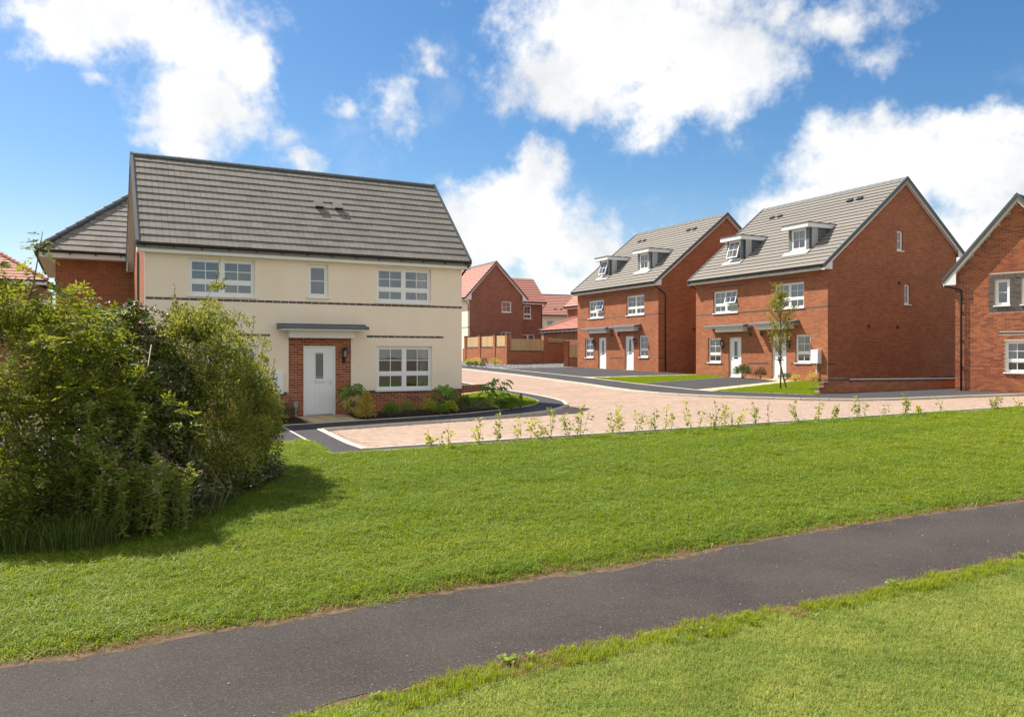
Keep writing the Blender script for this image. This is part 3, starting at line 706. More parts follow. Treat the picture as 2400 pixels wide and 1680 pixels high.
def rake(name, parent, x0, x1, a, b, lo, hi, mat):
    """bar between x0 and x1 along a rake from (y, z) a to b, from lo below to hi above the line"""
    m = MB(); m.prism([(a[0], a[1]+lo), (b[0], b[1]+lo), (b[0], b[1]+hi), (a[0], a[1]+hi)], x0, x1, 'x'); return m.build(name, mat, parent)
def half_round(m, x0, x1, y, z, r=.055, seg=6):
    P = [(y-r*math.cos(math.pi*i/seg), z-r*math.sin(math.pi*i/seg)) for i in range(seg+1)]
    P += [(y+(r-.008)*math.cos(math.pi*i/seg), z-(r-.008)*math.sin(math.pi*i/seg)) for i in range(seg+1)]
    m.prism(P, x0, x1, 'x')
def gutter(house, x0, x1, y, z, gap=.75):
    m = MB(); half_round(m, x0, x1, y-.05, z+.015, .045); m.box(x0, y-.012, z-.02, x1, y-.004, z+.018)
    m.build('gutter', M['black'], house)
    n = int((x1-x0)/gap)
    for i in range(n+1):
        xx = x0+.18+i*(x1-x0-.36)/max(1, n)
        boxo('gutter_bracket', house, xx-.018, y-.075, z-.075, xx+.018, y-.001, z-.03, M['black'])
def gable_roof(house, W, o, ye, ze, yr, zr, yb, zb, mat, gauge=.33, tiles=False, soffit=None, wall_f=0.0, D=None, ridge_n=20, verge_l=True, verge_r=True, nose=.04, back_cover=False, soff_h=.2):
    """ridge along x; eaves tile edge at (-ye, ze) in front, ridge (yr, zr), back edge (yb, zb)"""
    x0, x1 = -o, W+o
    S = Slope(-ye, ze, yr, zr); Bk = Slope(yb, zb, yr, zr)
    r = MB(); t = .14
    r.face([S.p(x0, 0, -.01), S.p(x1, 0, -.01), (x1, yr, zr-.02), (x0, yr, zr-.02)])
    r.face([(x0, yr, zr-.02), (x1, yr, zr-.02), (x1, yb, zb), (x0, yb, zb)])
    r.face([(x0, -ye, ze-t), (x1, -ye, ze-t), (x1, yr, zr-t-.04), (x0, yr, zr-t-.04)][::-1])
    r.face([(x0, yr, zr-t-.04), (x1, yr, zr-t-.04), (x1, yb, zb-t), (x0, yb, zb-t)][::-1])
    for xx in (x0, x1):
        r.face([(xx, -ye, ze-t), (xx, -ye, ze), (xx, yr, zr-.02), (xx, yr, zr-t-.04)]); r.face([(xx, yb, zb-t), (xx, yb, zb), (xx, yr, zr-.02), (xx, yr, zr-t-.04)])
    r.face([(x0, -ye, ze-t), (x1, -ye, ze-t), (x1, -ye, ze-.01), (x0, -ye, ze-.01)]); r.face([(x0, yb, zb-t), (x1, yb, zb-t), (x1, yb, zb), (x0, yb, zb)])
    roof = r.build('roof', mat, house)
    roof_cover(roof, S, x0+.03, x1-.03, mat, gauge, tiles, nose=nose)
    if back_cover:
        n = round(Bk.len/gauge); g = Bk.len/n
        for i in range(n):
            m = MB(); y0, z0 = Bk.y0+Bk.c*g*i, Bk.z0+Bk.s*g*i
            A = [Bk.p(x0, g*i, 0)] ; nx, nz = Bk.s, -Bk.c
            P = lambda x, d, h: (x, Bk.y0+Bk.c*d+Bk.s*h, Bk.z0+Bk.s*d-Bk.c*h) if Bk.c < 0 else Bk.p(x, d, h)
            q = [P(x0+.03, g*i, nose), P(x1-.03, g*i, nose), P(x1-.03, g*i*1+g*1.08, .004), P(x0+.03, g*i+g*1.08, .004), P(x0+.03, g*i, 0), P(x1-.03, g*i, 0)]
            m.face([q[0], q[1], q[2], q[3]]); m.face([q[4], q[5], q[1], q[0]]); m.build('tile_course', mat, roof)
    # ridge tiles
    rl = (x1-x0)/ridge_n
    rp = [(-.13, -.085), (-.075, .0), (0, .045), (.075, .0), (.13, -.085)]
    mm = MB(); mm.prism(rp, .004, rl-.004, 'x'); mm.prism([(a*1.06, b+.006) for a, b in rp], 0.0, .05, 'x')
    me = mm.mesh('ridge_tile', M['tile_dark'])
    for i in range(ridge_n): put('ridge_tile', me, roof, (x0+rl*i, yr, zr+.03))
    # verges, barge boards, boxed eaves
    for xa, xb, on in ((x0-.012, x0+.07, verge_l), (x1-.07, x1+.012, verge_r)):
        if not on: continue
        rake('verge', roof, xa, xb, (-ye-.03, ze-.005), (yr, zr+.03), -.07, .06, M['tile_dark'])
        rake('verge', roof, xa, xb, (yb+.03, zb-.005), (yr, zr+.03), -.07, .06, M['tile_dark'])
    for xa, xb, xi, on in ((x0+.02, x0+.045, 0, verge_l), (x1-.045, x1-.02, W, verge_r)):
        if not on: continue
        rake('barge_board', roof, xa, xb, (-ye, ze-.06), (yr, zr-.03), -.19, 0, M['white_wood']); rake('barge_board', roof, xa, xb, (yb, zb-.06), (yr, zr-.03), -.19, 0, M['white_wood'])
        lo, hi = sorted((xi, (xa+xb)/2))
        rake('soffit_board', roof, lo, hi, (-ye+.01, ze-.21), (yr, zr-.18), -.02, 0, M['white_wood']); rake('soffit_board', roof, lo, hi, (yb-.01, zb-.21), (yr, zr-.18), -.02, 0, M['white_wood'])
        so = ze-soff_h
        m = MB(); k = (zr-ze)/(yr+ye); m.prism([(-ye, so), (.10, so), (.10, ze-.2+k*(ye+.1)), (-ye, ze-.2)], xa-.001, xb+.001, 'x'); m.build('eaves_box_end', M['white_wood'], roof)
        kb = (zr-zb)/(yb-yr); DD = D or (yb-ye)
        m = MB(); m.prism([(yb, zb-soff_h), (DD-.1, zb-soff_h), (DD-.1, zb-.2+kb*(yb-DD+.1)), (yb, zb-.2)], xa-.001, xb+.001, 'x'); m.build('eaves_box_end', M['white_wood'], roof)
    fo = MB(); fo.box(x0+.03, -ye+.04, ze-soff_h, x1-.03, -ye+.062, ze-.02); fo.build('fascia_board', M['white_wood'], house)
    sf = MB(); sf.box(x0+.045, -ye+.0625, ze-soff_h, x1-.045, .0, ze-soff_h+.012); sf.build('soffit_board', M['white_wood'], house)
    gutter(house, x0+.02, x1-.02, -ye+.04, ze-.035)
    return roof, S
def downpipe(house, pts, r=.034):
    m = MB(); m.tube(pts, r, 8); o = m.build('downpipe', M['black'], house, smooth=True); return o
def roof_vent(roof, S, x, d, w=.25, l=.24, h=.09, dark=False):
    m = MB(); a = [S.p(x, d, .0), S.p(x+w, d, .0), S.p(x+w, d, h+.03), S.p(x, d, h+.03), S.p(x+w, d+l*1.5, .02), S.p(x, d+l*1.5, .02)]
    m.face([a[3], a[2], a[4], a[5]], 0); m.face([a[0], a[3], a[5]], 0); m.face([a[1], a[4], a[2]], 0); m.face([a[0], a[1], a[2], a[3]], 1)
    t = .02; b = [S.p(x-.01, d-.04, h+.01), S.p(x+w+.01, d-.04, h+.01), S.p(x+w+.01, d+l, h+.01), S.p(x-.01, d+l, h+.01)]; c = [S.p(x-.01, d-.04, h+.04), S.p(x+w+.01, d-.04, h+.04), S.p(x+w+.01, d+l, h+.035), S.p(x-.01, d+l, h+.035)]
    m.face(c, 0); m.face(b[::-1], 1); m.face([b[0], b[1], c[1], c[0]], 0); m.face([b[1], b[2], c[2], c[1]], 0); m.face([b[3], b[0], c[0], c[3]], 0)
    return m.build('roof_vent', [M['black'] if dark else roof.data.materials[0], M['black']], roof)
_bricks = {}
def brick_field(parent, rects, holes, face_y, limit, mat=None, name='brick', key=lambda x, z: (z, x), bl=.215, bh=.065, jt=.010, inside=None, depth=.03, start=0):
    """running bond of single bricks standing proud of a mortar face (x along, z up in the parent's frame)"""
    mat = mat or M['brick']; P = []
    for x0, z0, x1, z1 in rects:
        k = 0; z = z0
        while z < z1-.02:
            x = x0-(0 if (k+start) % 2 == 0 else (bl+jt)/2)
            while x < x1-.02:
                segs = [(max(x, x0), min(x+bl, x1))]
                for hx0, hz0, hx1, hz1 in holes:
                    if z+bh > hz0+.005 and z < hz1-.005:
                        ns = []
                        for a, b in segs:
                            if b <= hx0 or a >= hx1: ns.append((a, b)); continue
                            if a < hx0: ns.append((a, hx0))
                            if b > hx1: ns.append((hx1, b))
                        segs = ns
                for a, b in segs:
                    if b-a > .03 and (inside is None or inside((a+b)/2, z+bh/2)): P.append((a, min(b, x1), z, min(z+bh, z1)))
                x += bl+jt
            z += bh+jt; k += 1
    P.sort(key=lambda t: key((t[0]+t[1])/2, t[2])); jm = MB(); rn = []
    for i, (a, b, z, zt) in enumerate(P):
        if i < limit:
            w = round(b-a, 3); kk = (w, round(zt-z, 3), mat.name)
            if kk not in _bricks:
                m = MB(); c = .004; h = zt-z
                m.face([(c, 0, c), (w-c, 0, c), (w-c, 0, h-c), (c, 0, h-c)])
                m.face([(0, c, 0), (w, c, 0), (w-c, 0, c), (c, 0, c)]); m.face([(w, c, 0), (w, c, h), (w-c, 0, h-c), (w-c, 0, c)]); m.face([(w, c, h), (0, c, h), (c, 0, h-c), (w-c, 0, h-c)]); m.face([(0, c, h), (0, c, 0), (c, 0, c), (c, 0, h-c)])
                m.face([(0, depth, 0), (w, depth, 0), (w, c, 0), (0, c, 0)]); m.face([(w, depth, 0), (w, depth, h), (w, c, h), (w, c, 0)]); m.face([(w, depth, h), (0, depth, h), (0, c, h), (w, c, h)]); m.face([(0, depth, h), (0, depth, 0), (0, c, 0), (0, c, h)])
                _bricks[kk] = m.mesh(name, mat)
            put(name, _bricks[kk], parent, (a, face_y+random.uniform(-.0012, .0012), z))
        else:
            y = face_y; r = random.random()
            for q in ([(a, y, z), (b, y, z), (b, y, zt), (a, y, zt)], [(a, y+depth, z), (b, y+depth, z), (b, y, z), (a, y, z)], [(b, y, z), (b, y+depth, z), (b, y+depth, zt), (b, y, zt)], [(a, y, zt), (b, y, zt), (b, y+depth, zt), (a, y+depth, zt)], [(a, y+depth, z), (a, y, z), (a, y, zt), (a, y+depth, zt)]): jm.face(q); rn.append(r)
    if rn:
        o = jm.build('brickwork', mat, parent); tag(o, kind='stuff')
        at = o.data.attributes.new('rnd', 'FLOAT', 'FACE'); at.data.foreach_set('value', rn)
def room_curt(*a): pass
M['door_glass'] = plain('obscured_glass', (.12, .125, .115), .18, .3, 30, .3, 60, spec=.8)
M['flash'] = plain('lead_flashing', (.27, .27, .26), .5, .15, 8)

# ------------------------------------------------------------------ the cream house on the left
def cream_house():
    H = empty('rendered_house', (-9.992, 21.906, -1.785), R(27.97))
    tag(H, 'cream rendered detached house with grey tiled roof and white front door', 'house')
    W, D = 9.453, 5.742; ye, ze, yr, zr = .232, 4.855, 2.871, 7.892; yb = D+.232
    holes = [(1.10, 3.50, 2.90, 4.54), (4.43, 3.56, 5.04, 4.535), (6.55, 3.48, 8.37, 4.55), (6.56, .735, 8.41, 2.105), (1.14, .735, 2.99, 2.105)]
    # cream render leaves the porch and the plinth to the bricks
    top = 4.66
    out = [(0, .735), (3.86, .735), (3.86, 2.42), (5.74, 2.42), (5.74, .735), (W, .735), (W, top), (0, top)]
    fw = wall('front_wall', H, out, M['render'], holes, .10, thick=.02)
    # brick carcase behind: plinth and porch panel
    pl = pw = wall('porch_and_plinth_wall', H, [(0, -.35), (W, -.35), (W, .74), (5.74, .74), (5.74, 2.42), (3.86, 2.42), (3.86, .74), (0, .74)], M['mortar'], [(4.30, -.005, 5.27, 2.10)], .05, y=.026)
    kvis = lambda x, z: (0 if x > 3.0 else 1, -z, x)
    brick_field(pw, [(3.862, .75, 5.738, 2.40)], [(4.298, 0, 5.272, 2.10)], .020, 130)
    brick_field(pl, [(3.862, 0.0, 5.738, .74)], [(4.298, -1, 5.272, 2.10)], .020, 60, start=0)
    brick_field(pl, [(0, -.30, 3.86, .655), (5.742, -.30, W, .655)], [], .020, 110, key=kvis)
    for a, b in ((0, 3.85), (5.75, W)):
        x = a
        while x < b-.05:
            e = min(x+.215, b); boxo('grey_brick', pl, x, -.004, .66, e, .04, .725, M['blue_brick']); x = e+.010
    # thin bands of grey bricks set in the render
    def band(x0, x1, z, lim=60):
        x = x0
        while x < x1-.03:
            e = min(x+.215, x1); boxo('grey_brick', fw, x, -.0035, z, e, .03, z+.066, M['blue_brick']); x = e+.012
    band(.004, W-.004, 3.345); band(6.24, 8.80, 2.365); band(.76, 3.32, 2.365)
    # flank and back
    gk = (zr-ze)/(yr+ye)
    side = [(0, -.35), (D, -.35), (D, ze-.02+gk*ye-.08), (yr, zr-.12), (0, ze-.02+gk*ye-.08)]
    lw = wall('side_wall', H, side, M['brick_wall'], loc=(0, D, 0), rz=R(-90))
    wall('side_wall', H, side, M['brick_wall'], loc=(W, 0, 0), rz=R(90)); wall('back_wall', H, [(0, -.35), (W, -.35), (W, top), (0, top)], M['brick_wall'], loc=(W, D, 0), rz=R(180))
    roof, S = gable_roof(H, W, .23, ye, ze, yr, zr, yb, ze, M['tile'], .334, True, D=D, ridge_n=22, nose=.036, soff_h=.235)
    cb = MB(); cb.box(-.012, -.012, .74, .018, .02, 4.63); cb.build('corner_bead', M['white_wood'], H)
    window(H, 1.10, 3.50, 1.80, 1.04, 2, A2); window(H, 4.43, 3.56, .61, .975, 1, ((1, 1, 2),)); window(H, 6.55, 3.48, 1.82, 1.07, 2, A2, curtain=4)
    window(H, 6.56, .735, 1.85, 1.37, 2, A2, curtain=4, sill=.03, room=1.6); window(H, 1.14, .735, 1.85, 1.37, 2, A2, sill=.03)
    door(H, 4.30, 0.0, .97, 2.10, depth=.05)
    lantern(H, 5.52, 1.80, .018)
    # flat canopy: lead roof on a white box
    c = MB(); c.prism([(-.62, 2.58), (-.62, 2.65), (-.56, 2.68), (-.30, 2.70), (-.30, 2.74), (0, 2.76), (0, 2.58)], 3.52, 6.12, 'x')
    cn = c.build('door_canopy', M['grey_metal'], H); u = MB(); u.box(3.545, -.595, 2.545, 6.095, -.001, 2.579); u.build('canopy_soffit', M['white_wood'], cn)
    b = MB(); b.box(3.83, -.30, 2.33, 5.78, -.0005, 2.544); b.build('canopy_box', M['white_wood'], cn)
    mb = MB(); mb.box(3.23, -.09, .68, 3.69, 0, 1.315); o = mb.build('meter_box', M['white'], H); l = MB(); l.box(3.26, -.105, .71, 3.665, -.088, 1.285); l.build('meter_box_lid', M['white'], o)
    boxo('meter_lock', o, 3.44, -.112, .98, 3.465, -.104, 1.005, M['black'])
    p = MB(); p.tube([(3.36, -.045, .68), (3.36, -.045, -.1)], .018, 8); p.build('meter_pipe', M['white_wood'], H)
    g = MB(); g.box(4.0, -.075, .27, 4.12, 0.019, .46); g.tube([(4.06, -.035, .28), (4.06, -.035, -.15)], .036, 10); g.build('grey_hopper', M['flash'], H)
    for x in (5.0, 5.62): roof_vent(roof, S, x, 2.31)
    m = MB(); m.box(-.06, 2.6, 3.4, 0.0, 2.66, 4.9); m.build('side_cable_trunk', M['grey_metal'], H)
    downpipe(H, [(W+.13, -.23, ze-.09), (W+.13, -.20, ze-.16), (W+.06, .35, ze-.50), (W+.06, .55, ze-.62), (W+.06, .55, -.05)])
    return H
cream_house()

# ------------------------------------------------------------------ the two brick pairs across the road (one plan, built twice)
def pair_house(loc, rz, label, bands=True, right_meter=True, left_pipe=False):
    H = empty('brick_house', loc, rz); tag(H, label, 'house', 'tall brick semi-detached pairs with dormers')
    W, D = 9.208, 9.03; ye, ze, yr, zr, yb, zb = .416, 5.244, 5.134, 9.669, 9.38, 6.27
    k = (zr-ze)/(yr+ye); kb = (zr-zb)/(yb-yr); top = 5.06
    holes = [(1.44, 3.40, 3.32, 4.58), (5.92, 3.40, 7.80, 4.62), (1.00, .76, 2.03, 2.09), (7.27, .79, 8.19, 2.13), (2.64, 0, 3.59, 2.09), (5.74, 0, 6.69, 2.12)]
    fw = wall('front_wall', H, [(0, -.6), (W, -.6), (W, top), (0, top)], M['brick_wall'], holes, .09)
    gh = [(4.62, 6.17, 5.05, 7.14), (5.14, 3.60, 5.56, 4.58)]
    side = [(0, -1.2), (D, -1.2), (D, zb-.1+kb*(yb-D)-.06), (yr, zr-.14), (0, ze+k*ye-.16)]
    sw = wall('side_wall', H, side, M['brick_wall'], gh, .09, loc=(W, 0, 0), rz=R(90))
    lo = [(D-x, z) for x, z in side][::-1]
    wall('side_wall', H, lo, M['brick_wall'], loc=(0, D, 0), rz=R(-90)); wall('back_wall', H, [(0, -.6), (W, -.6), (W, zb-.1), (0, zb-.1)], M['brick_wall'], loc=(W, D, 0), rz=R(180))
    roof, S = gable_roof(H, W, .2, ye, ze, yr, zr, yb, zb, M['tile_pale'], .33, False, D=D, ridge_n=22, nose=.046)
    window(H, 1.44, 3.40, 1.88, 1.18, 2, A2, opened=((1, 1),), blind=True); window(H, 5.92, 3.40, 1.88, 1.22, 2, A2)
    window(H, 1.00, .76, 1.03, 1.33, 1, B1, curtain=3); window(H, 7.27, .79, .92, 1.34, 1, B1, curtain=3)
    for x, z, w, h in ((4.62, 6.17, .43, .97), (5.14, 3.60, .42, .98)): window(H, x, z, w, h, 1, ((1, 1, 2),), loc=(W, 0, 0), rz=R(90))
    door(H, 2.64, 0, .95, 2.09, hinge=1, detail=False); door(H, 5.74, 0, .95, 2.12, hinge=1, detail=False)
    lantern(H, 2.24, 1.72); lantern(H, 6.92, 1.72)
    for x0, x1, b0, b1, dz in ((1.30, 4.35, 1.97, 4.08, 0), (4.72, 7.52, 5.06, 7.18, .04)):
        c = MB(); c.prism([(-.60, 2.60), (-.60, 2.66), (-.52, 2.70), (0, 2.78), (0, 2.60)], x0, x1, 'x'); cn = c.build('door_canopy', M['grey_metal'], H, (0, 0, dz))
        b = MB(); b.box(b0, -.34, 2.37, b1, -.0005, 2.575); b.build('canopy_box', M['white_wood'], cn); u = MB(); u.box(x0+.02, -.58, 2.576, x1-.02, -.0005, 2.599); u.build('canopy_soffit', M['white_wood'], cn)
    # grey brick string courses, slightly proud
    def band(par, x0, x1, z, name='string_course'): boxo(name, par, x0, -.004, z, x1, .02, z+.07, M['blue_brick'])
    for a, b in ((0.003, 1.40), (1.40, 5.88), (5.88, W-.003)): band(fw, a, b, 3.325)
    band(fw, 1.15, 3.70, 4.76); band(fw, 5.65, 7.95, 4.79); band(fw, 4.06, 5.50, .70); band(fw, 7.0, 8.4, .70); band(fw, .7, 2.3, .67)
    band(sw, 0.0, .45, 3.325); band(sw, 0, .45, .70)
    for x in (4.02, 6.72): boxo('movement_joint', fw, x-.008, -.003, 0.0, x+.008, .02, 2.25, M['timber'] if False else M['grey_metal'])
    for x, z in ((4.2, 2.22), (4.98, 2.22)): 
        v = MB(); v.box(x, -.05, z-.08, x+.15, 0, z+.08); v.build('wall_vent', M['black'], fw)
    for y, z in ((4.77, 4.62), (2.68, 2.5), (4.65, 2.5)):
        v = MB(); v.box(y-.07, -.03, z-.07, y+.07, .0, z+.07); v.build('wall_vent', M['vent_brown'], sw)
    # dormers
    for i, (d0, d1) in enumerate(((1.76, 2.91), (6.16, 7.45))):
        yf = .70; zt = 7.30; zf = ze+k*(yf+ye)
        ybk = (zt-ze)/k-ye+.25
        m = MB()
        hx0, hx1, hz0, hz1 = (d0+d1)/2-.46, (d0+d1)/2+.46, zf+.12, zt-.04
        for a, b, c, d in ((d0, hx0, zf-.1, zt), (hx1, d1, zf-.1, zt), (hx0, hx1, zf-.1, hz0), (hx0, hx1, hz1, zt)): m.box(a, yf, c, b, yf+.08, d)
        for xx in (d0, d1-.06): m.prism([(yf+.08, zf-.1), (ybk, zt-.02), (ybk, zt), (yf+.08, zt)], xx+.0005, xx+.0595, 'x')
        dm = m.build('dormer', M['dormer'], H)
        f = MB(); f.box(d0-.30 if i == 0 else d0-.22, yf-.24, zt-.03, d1+.14, ybk+.15, zt+.17); f.build('dormer_fascia', M['white_wood'], dm)
        f = MB(); f.box(d0-.33 if i == 0 else d0-.25, yf-.27, zt+.171, d1+.17, ybk+.3, zt+.215); f.build('dormer_flat_roof', M['grey_metal'], dm)
        fl = MB(); fl.prism([(yf-.30, zf-.30*k+.065), (yf-.02, zf+.06), (yf-.02, zf+.085), (yf-.30, zf-.30*k+.085)], d0-.22, d1+.12, 'x'); fl.build('dormer_apron', M['flash'], dm)
        wo = window(H, hx0, hz0, .92, hz1-hz0, 1, ((1, 2, 2),), loc=(0, yf, 0), depth=.02, opened=((0, 0),) if i == 0 else (), sill=.04, room=.5, curtain=0, blind=True)
        wo['label'] = 'dormer window'
    for x in (1.5, 2.08, 6.75, 7.35): roof_vent(roof, S, x, math.hypot(4.05+ye, 8.73-ze) if x < 3 else math.hypot(4.1+ye, 8.83-ze), .30, .16, .07, True)
    return H
M['vent_brown'] = plain('brown_vent', (.07, .025, .02), .7)
B = pair_house((10.253, 44.839, -1.094), R(-63.5), 'brick pair with two dormers behind the staked young tree')
mb = MB(); mb.box(8.42, -.22, .76, 8.85, 0, 1.40); mb.box(8.44, -.235, .78, 8.83, -.215, 1.38); mb.build('meter_box', M['white'], B)
p = MB(); p.tube([(8.63, -.08, .76), (8.63, -.08, -.05)], .03, 8); p.build('meter_pipe', M['white_wood'], B)
downpipe(B, [(-.13, -.43, 5.15), (-.13, -.40, 5.02), (-.05, .3, 4.80), (-.05, .42, 4.7), (-.05, .42, 0)])
Dh = pair_house((4.555, 55.9, -.847), R(-63.5), 'farther brick pair with two dormers and a black downpipe on its corner')
downpipe(Dh, [(9.32, -.43, 5.15), (9.32, -.40, 5.02), (9.28, .40, 4.62), (9.27, .48, 4.5), (9.27, .48, 0)])

# ------------------------------------------------------------------ gable-fronted brick house at the right edge
def right_house():
    W, D = 9.0, 4.34; t = R(-49.3-90)
    cx, cy = 17.1, 31.05
    H = empty('gabled_house', (cx-W*math.cos(t), cy-W*math.sin(t), -1.31), t)
    tag(H, 'bright red brick house with its gable to the road at the right edge', 'house')
    yr, zr = 2.17, 7.17; ye, ze = .36, 4.25; k = (zr-ze)/(yr+ye)
    side = [(0, -.3), (D, -.3), (D, ze+k*ye-.17), (yr, zr-.14), (0, ze+k*ye-.17)]
    holes = [(1.38, 3.20, 1.87, 4.16), (2.26, 3.20, 2.75, 4.16), (1.71, .72, 3.2, 1.88)]
    sw = wall('gable_wall', H, side, M['mortar'], holes, .10, loc=(W, 0, 0), rz=R(90), y=.006)
    ins = lambda x, z: z < (ze+k*ye-.19 + (k*x if x < yr else k*(D-x)))
    frame = (1.18, 2.945, 3.02, 4.36); grey = (1.5, 2.13, 3.3, 2.20)
    brick_field(sw, [(0, -.15, D, zr)], holes+[frame, grey], 0.0, 300, inside=ins, key=lambda x, z: (0 if x < 2.5 else 1, abs(z-2.6)))
    # grey brick surround: soldiers above and below, stacked stretchers between
    def soldiers(x0, x1, z0, z1):
        x = x0
        while x < x1-.05: boxo('grey_brick', sw, x, -.002, z0, x+.065, .03, z1, M['blue_brick']); x += .075
    soldiers(1.185, 3.02, 4.155+.012, 4.36); soldiers(1.185, 3.02, 2.95, 3.15)
    z = 3.16
    while z < 4.14:
        for a, b in ((1.185, 1.37), (1.88, 2.065), (2.075, 2.25), (2.76, 3.015)): boxo('grey_brick', sw, a, -.002, z, b, .03, z+.065, M['blue_brick'])
        z += .075
    x = 1.5
    while x < 3.2: boxo('grey_brick', sw, x, -.002, 2.135, x+.215, .03, 2.20, M['blue_brick']); x += .225
    wall('front_wall', H, [(0, -.3), (W, -.3), (W, ze-.15), (0, ze-.15)], M['brick_wall']); wall('back_wall', H, [(0, -.3), (W, -.3), (W, ze-.15), (0, ze-.15)], M['brick_wall'], loc=(W, D, 0), rz=R(180))
    roof, S = gable_roof(H, W, .22, ye, ze, yr, zr, D+ye, ze, M['tile'], .33, False, D=D, ridge_n=20, nose=.05)
    window(H, 1.38, 3.20, .49, .96, 1, ((1, 1, 2),), loc=(W, 0, 0), rz=R(90), curtain=0, blind=None); window(H, 2.26, 3.20, .49, .96, 1, ((1, 1, 2),), loc=(W, 0, 0), rz=R(90))
    window(H, 1.71, .72, 1.49, 1.16, 2, A2, loc=(W, 0, 0), rz=R(90), curtain=3)
    downpipe(H, [(W+.10, -.42, 4.16), (W+.10, -.40, 4.05), (W+.07, .02, 3.92), (W+.07, .22, 3.84), (W+.07, .24, 3.7), (W+.07, .24, -.02)], .036)
    for z in (3.0, 1.9, .9):
        b = MB(); b.box(W, .19, z, W+.09, .29, z+.03); b.build('pipe_bracket', M['black'], H)
right_house()

# ------------------------------------------------------------------ hipped house behind the cream house
def hip_house(label, loc, rz, W, D, ze, hr, wmat, rmat, hmat, single=True, group=None, vent=None):
    H = empty('hipped_house', loc, rz); tag(H, label, 'house', group)
    e = .5
    wall('front_wall', H, [(0, -.3), (W, -.3), (W, ze-.2), (0, ze-.2)], wmat); wall('side_wall', H, [(0, -.3), (D, -.3), (D, ze-.2), (0, ze-.2)], wmat, loc=(0, D, 0), rz=R(-90))
    wall('side_wall', H, [(0, -.3), (D, -.3), (D, ze-.2), (0, ze-.2)], wmat, loc=(W, 0, 0), rz=R(90)); wall('back_wall', H, [(0, -.3), (W, -.3), (W, ze-.2), (0, ze-.2)], wmat, loc=(W, D, 0), rz=R(180))
    yr = D/2; run = yr+e; zr = ze+hr
    m = MB(); a, b = -e, W+e
    m.face([(a, -e, ze), (b, -e, ze), (b-run, yr, zr), (a+run, yr, zr)]); m.face([(b, D+e, ze), (a, D+e, ze), (a+run, yr, zr), (b-run, yr, zr)])
    m.face([(a, D+e, ze), (a, -e, ze), (a+run, yr, zr)]); m.face([(b, -e, ze), (b, D+e, ze), (b-run, yr, zr)]); m.face([(a, -e, ze-.02), (a, D+e, ze-.02), (b, D+e, ze-.02), (b, -e, ze-.02)])
    roof = m.build('roof', rmat, H)
    S = Slope(-e, ze+.01, yr, zr+.01)
    roof_cover(roof, S, a, b, rmat, .33, single, nose=.034, limit=120, clip=lambda d, x0, x1: (x0+d*S.c+.05, x1-d*S.c), split=False)
    if vent: roof_vent(roof, S, vent[0], vent[1])
    for p0, p1 in ((Vector((a-.02, -e-.02, ze+.05)), Vector((a+run, yr, zr+.06))), (Vector((b+.02, -e-.02, ze+.05)), Vector((b-run, yr, zr+.06)))):
      n = 14
      for i in range(n):
        q0, q1 = p0.lerp(p1, i/n), p0.lerp(p1, (i+1)/n+.012); t = MB(); t.tube([q0+Vector((0, 0, .012)), q1-Vector((0, 0, .008))], .095, 8, .088); t.build('hip_tile', hmat, roof, smooth=False)
    f = MB(); f.box(a+.04, -e+.03, ze-.21, b, -e+.05, ze-.03); f.box(a+.03, -e+.05, ze-.21, a+.05, D+e, ze-.03); f.box(a+.051, -e+.051, ze-.21, b, 0, ze-.198); f.box(a+.051, 0, ze-.21, 0, D+e, ze-.199); f.build('fascia_board', M['white_wood'], H)
    gutter(H, a, b, -e+.03, ze-.03)
    g = MB(); g.box(a-.09, -e-.03, ze-.09, a+.02, D+e, ze-.02); g.build('gutter', M['black'], H)
hip_house('brick house with grey hipped roof half hidden behind the cream house', (-14.95, 26.35, -1.82), R(27.97), 9.0, 7.0, 5.22, 3.45, M['brick_wall'], M['tile'], M['tile_dark'])

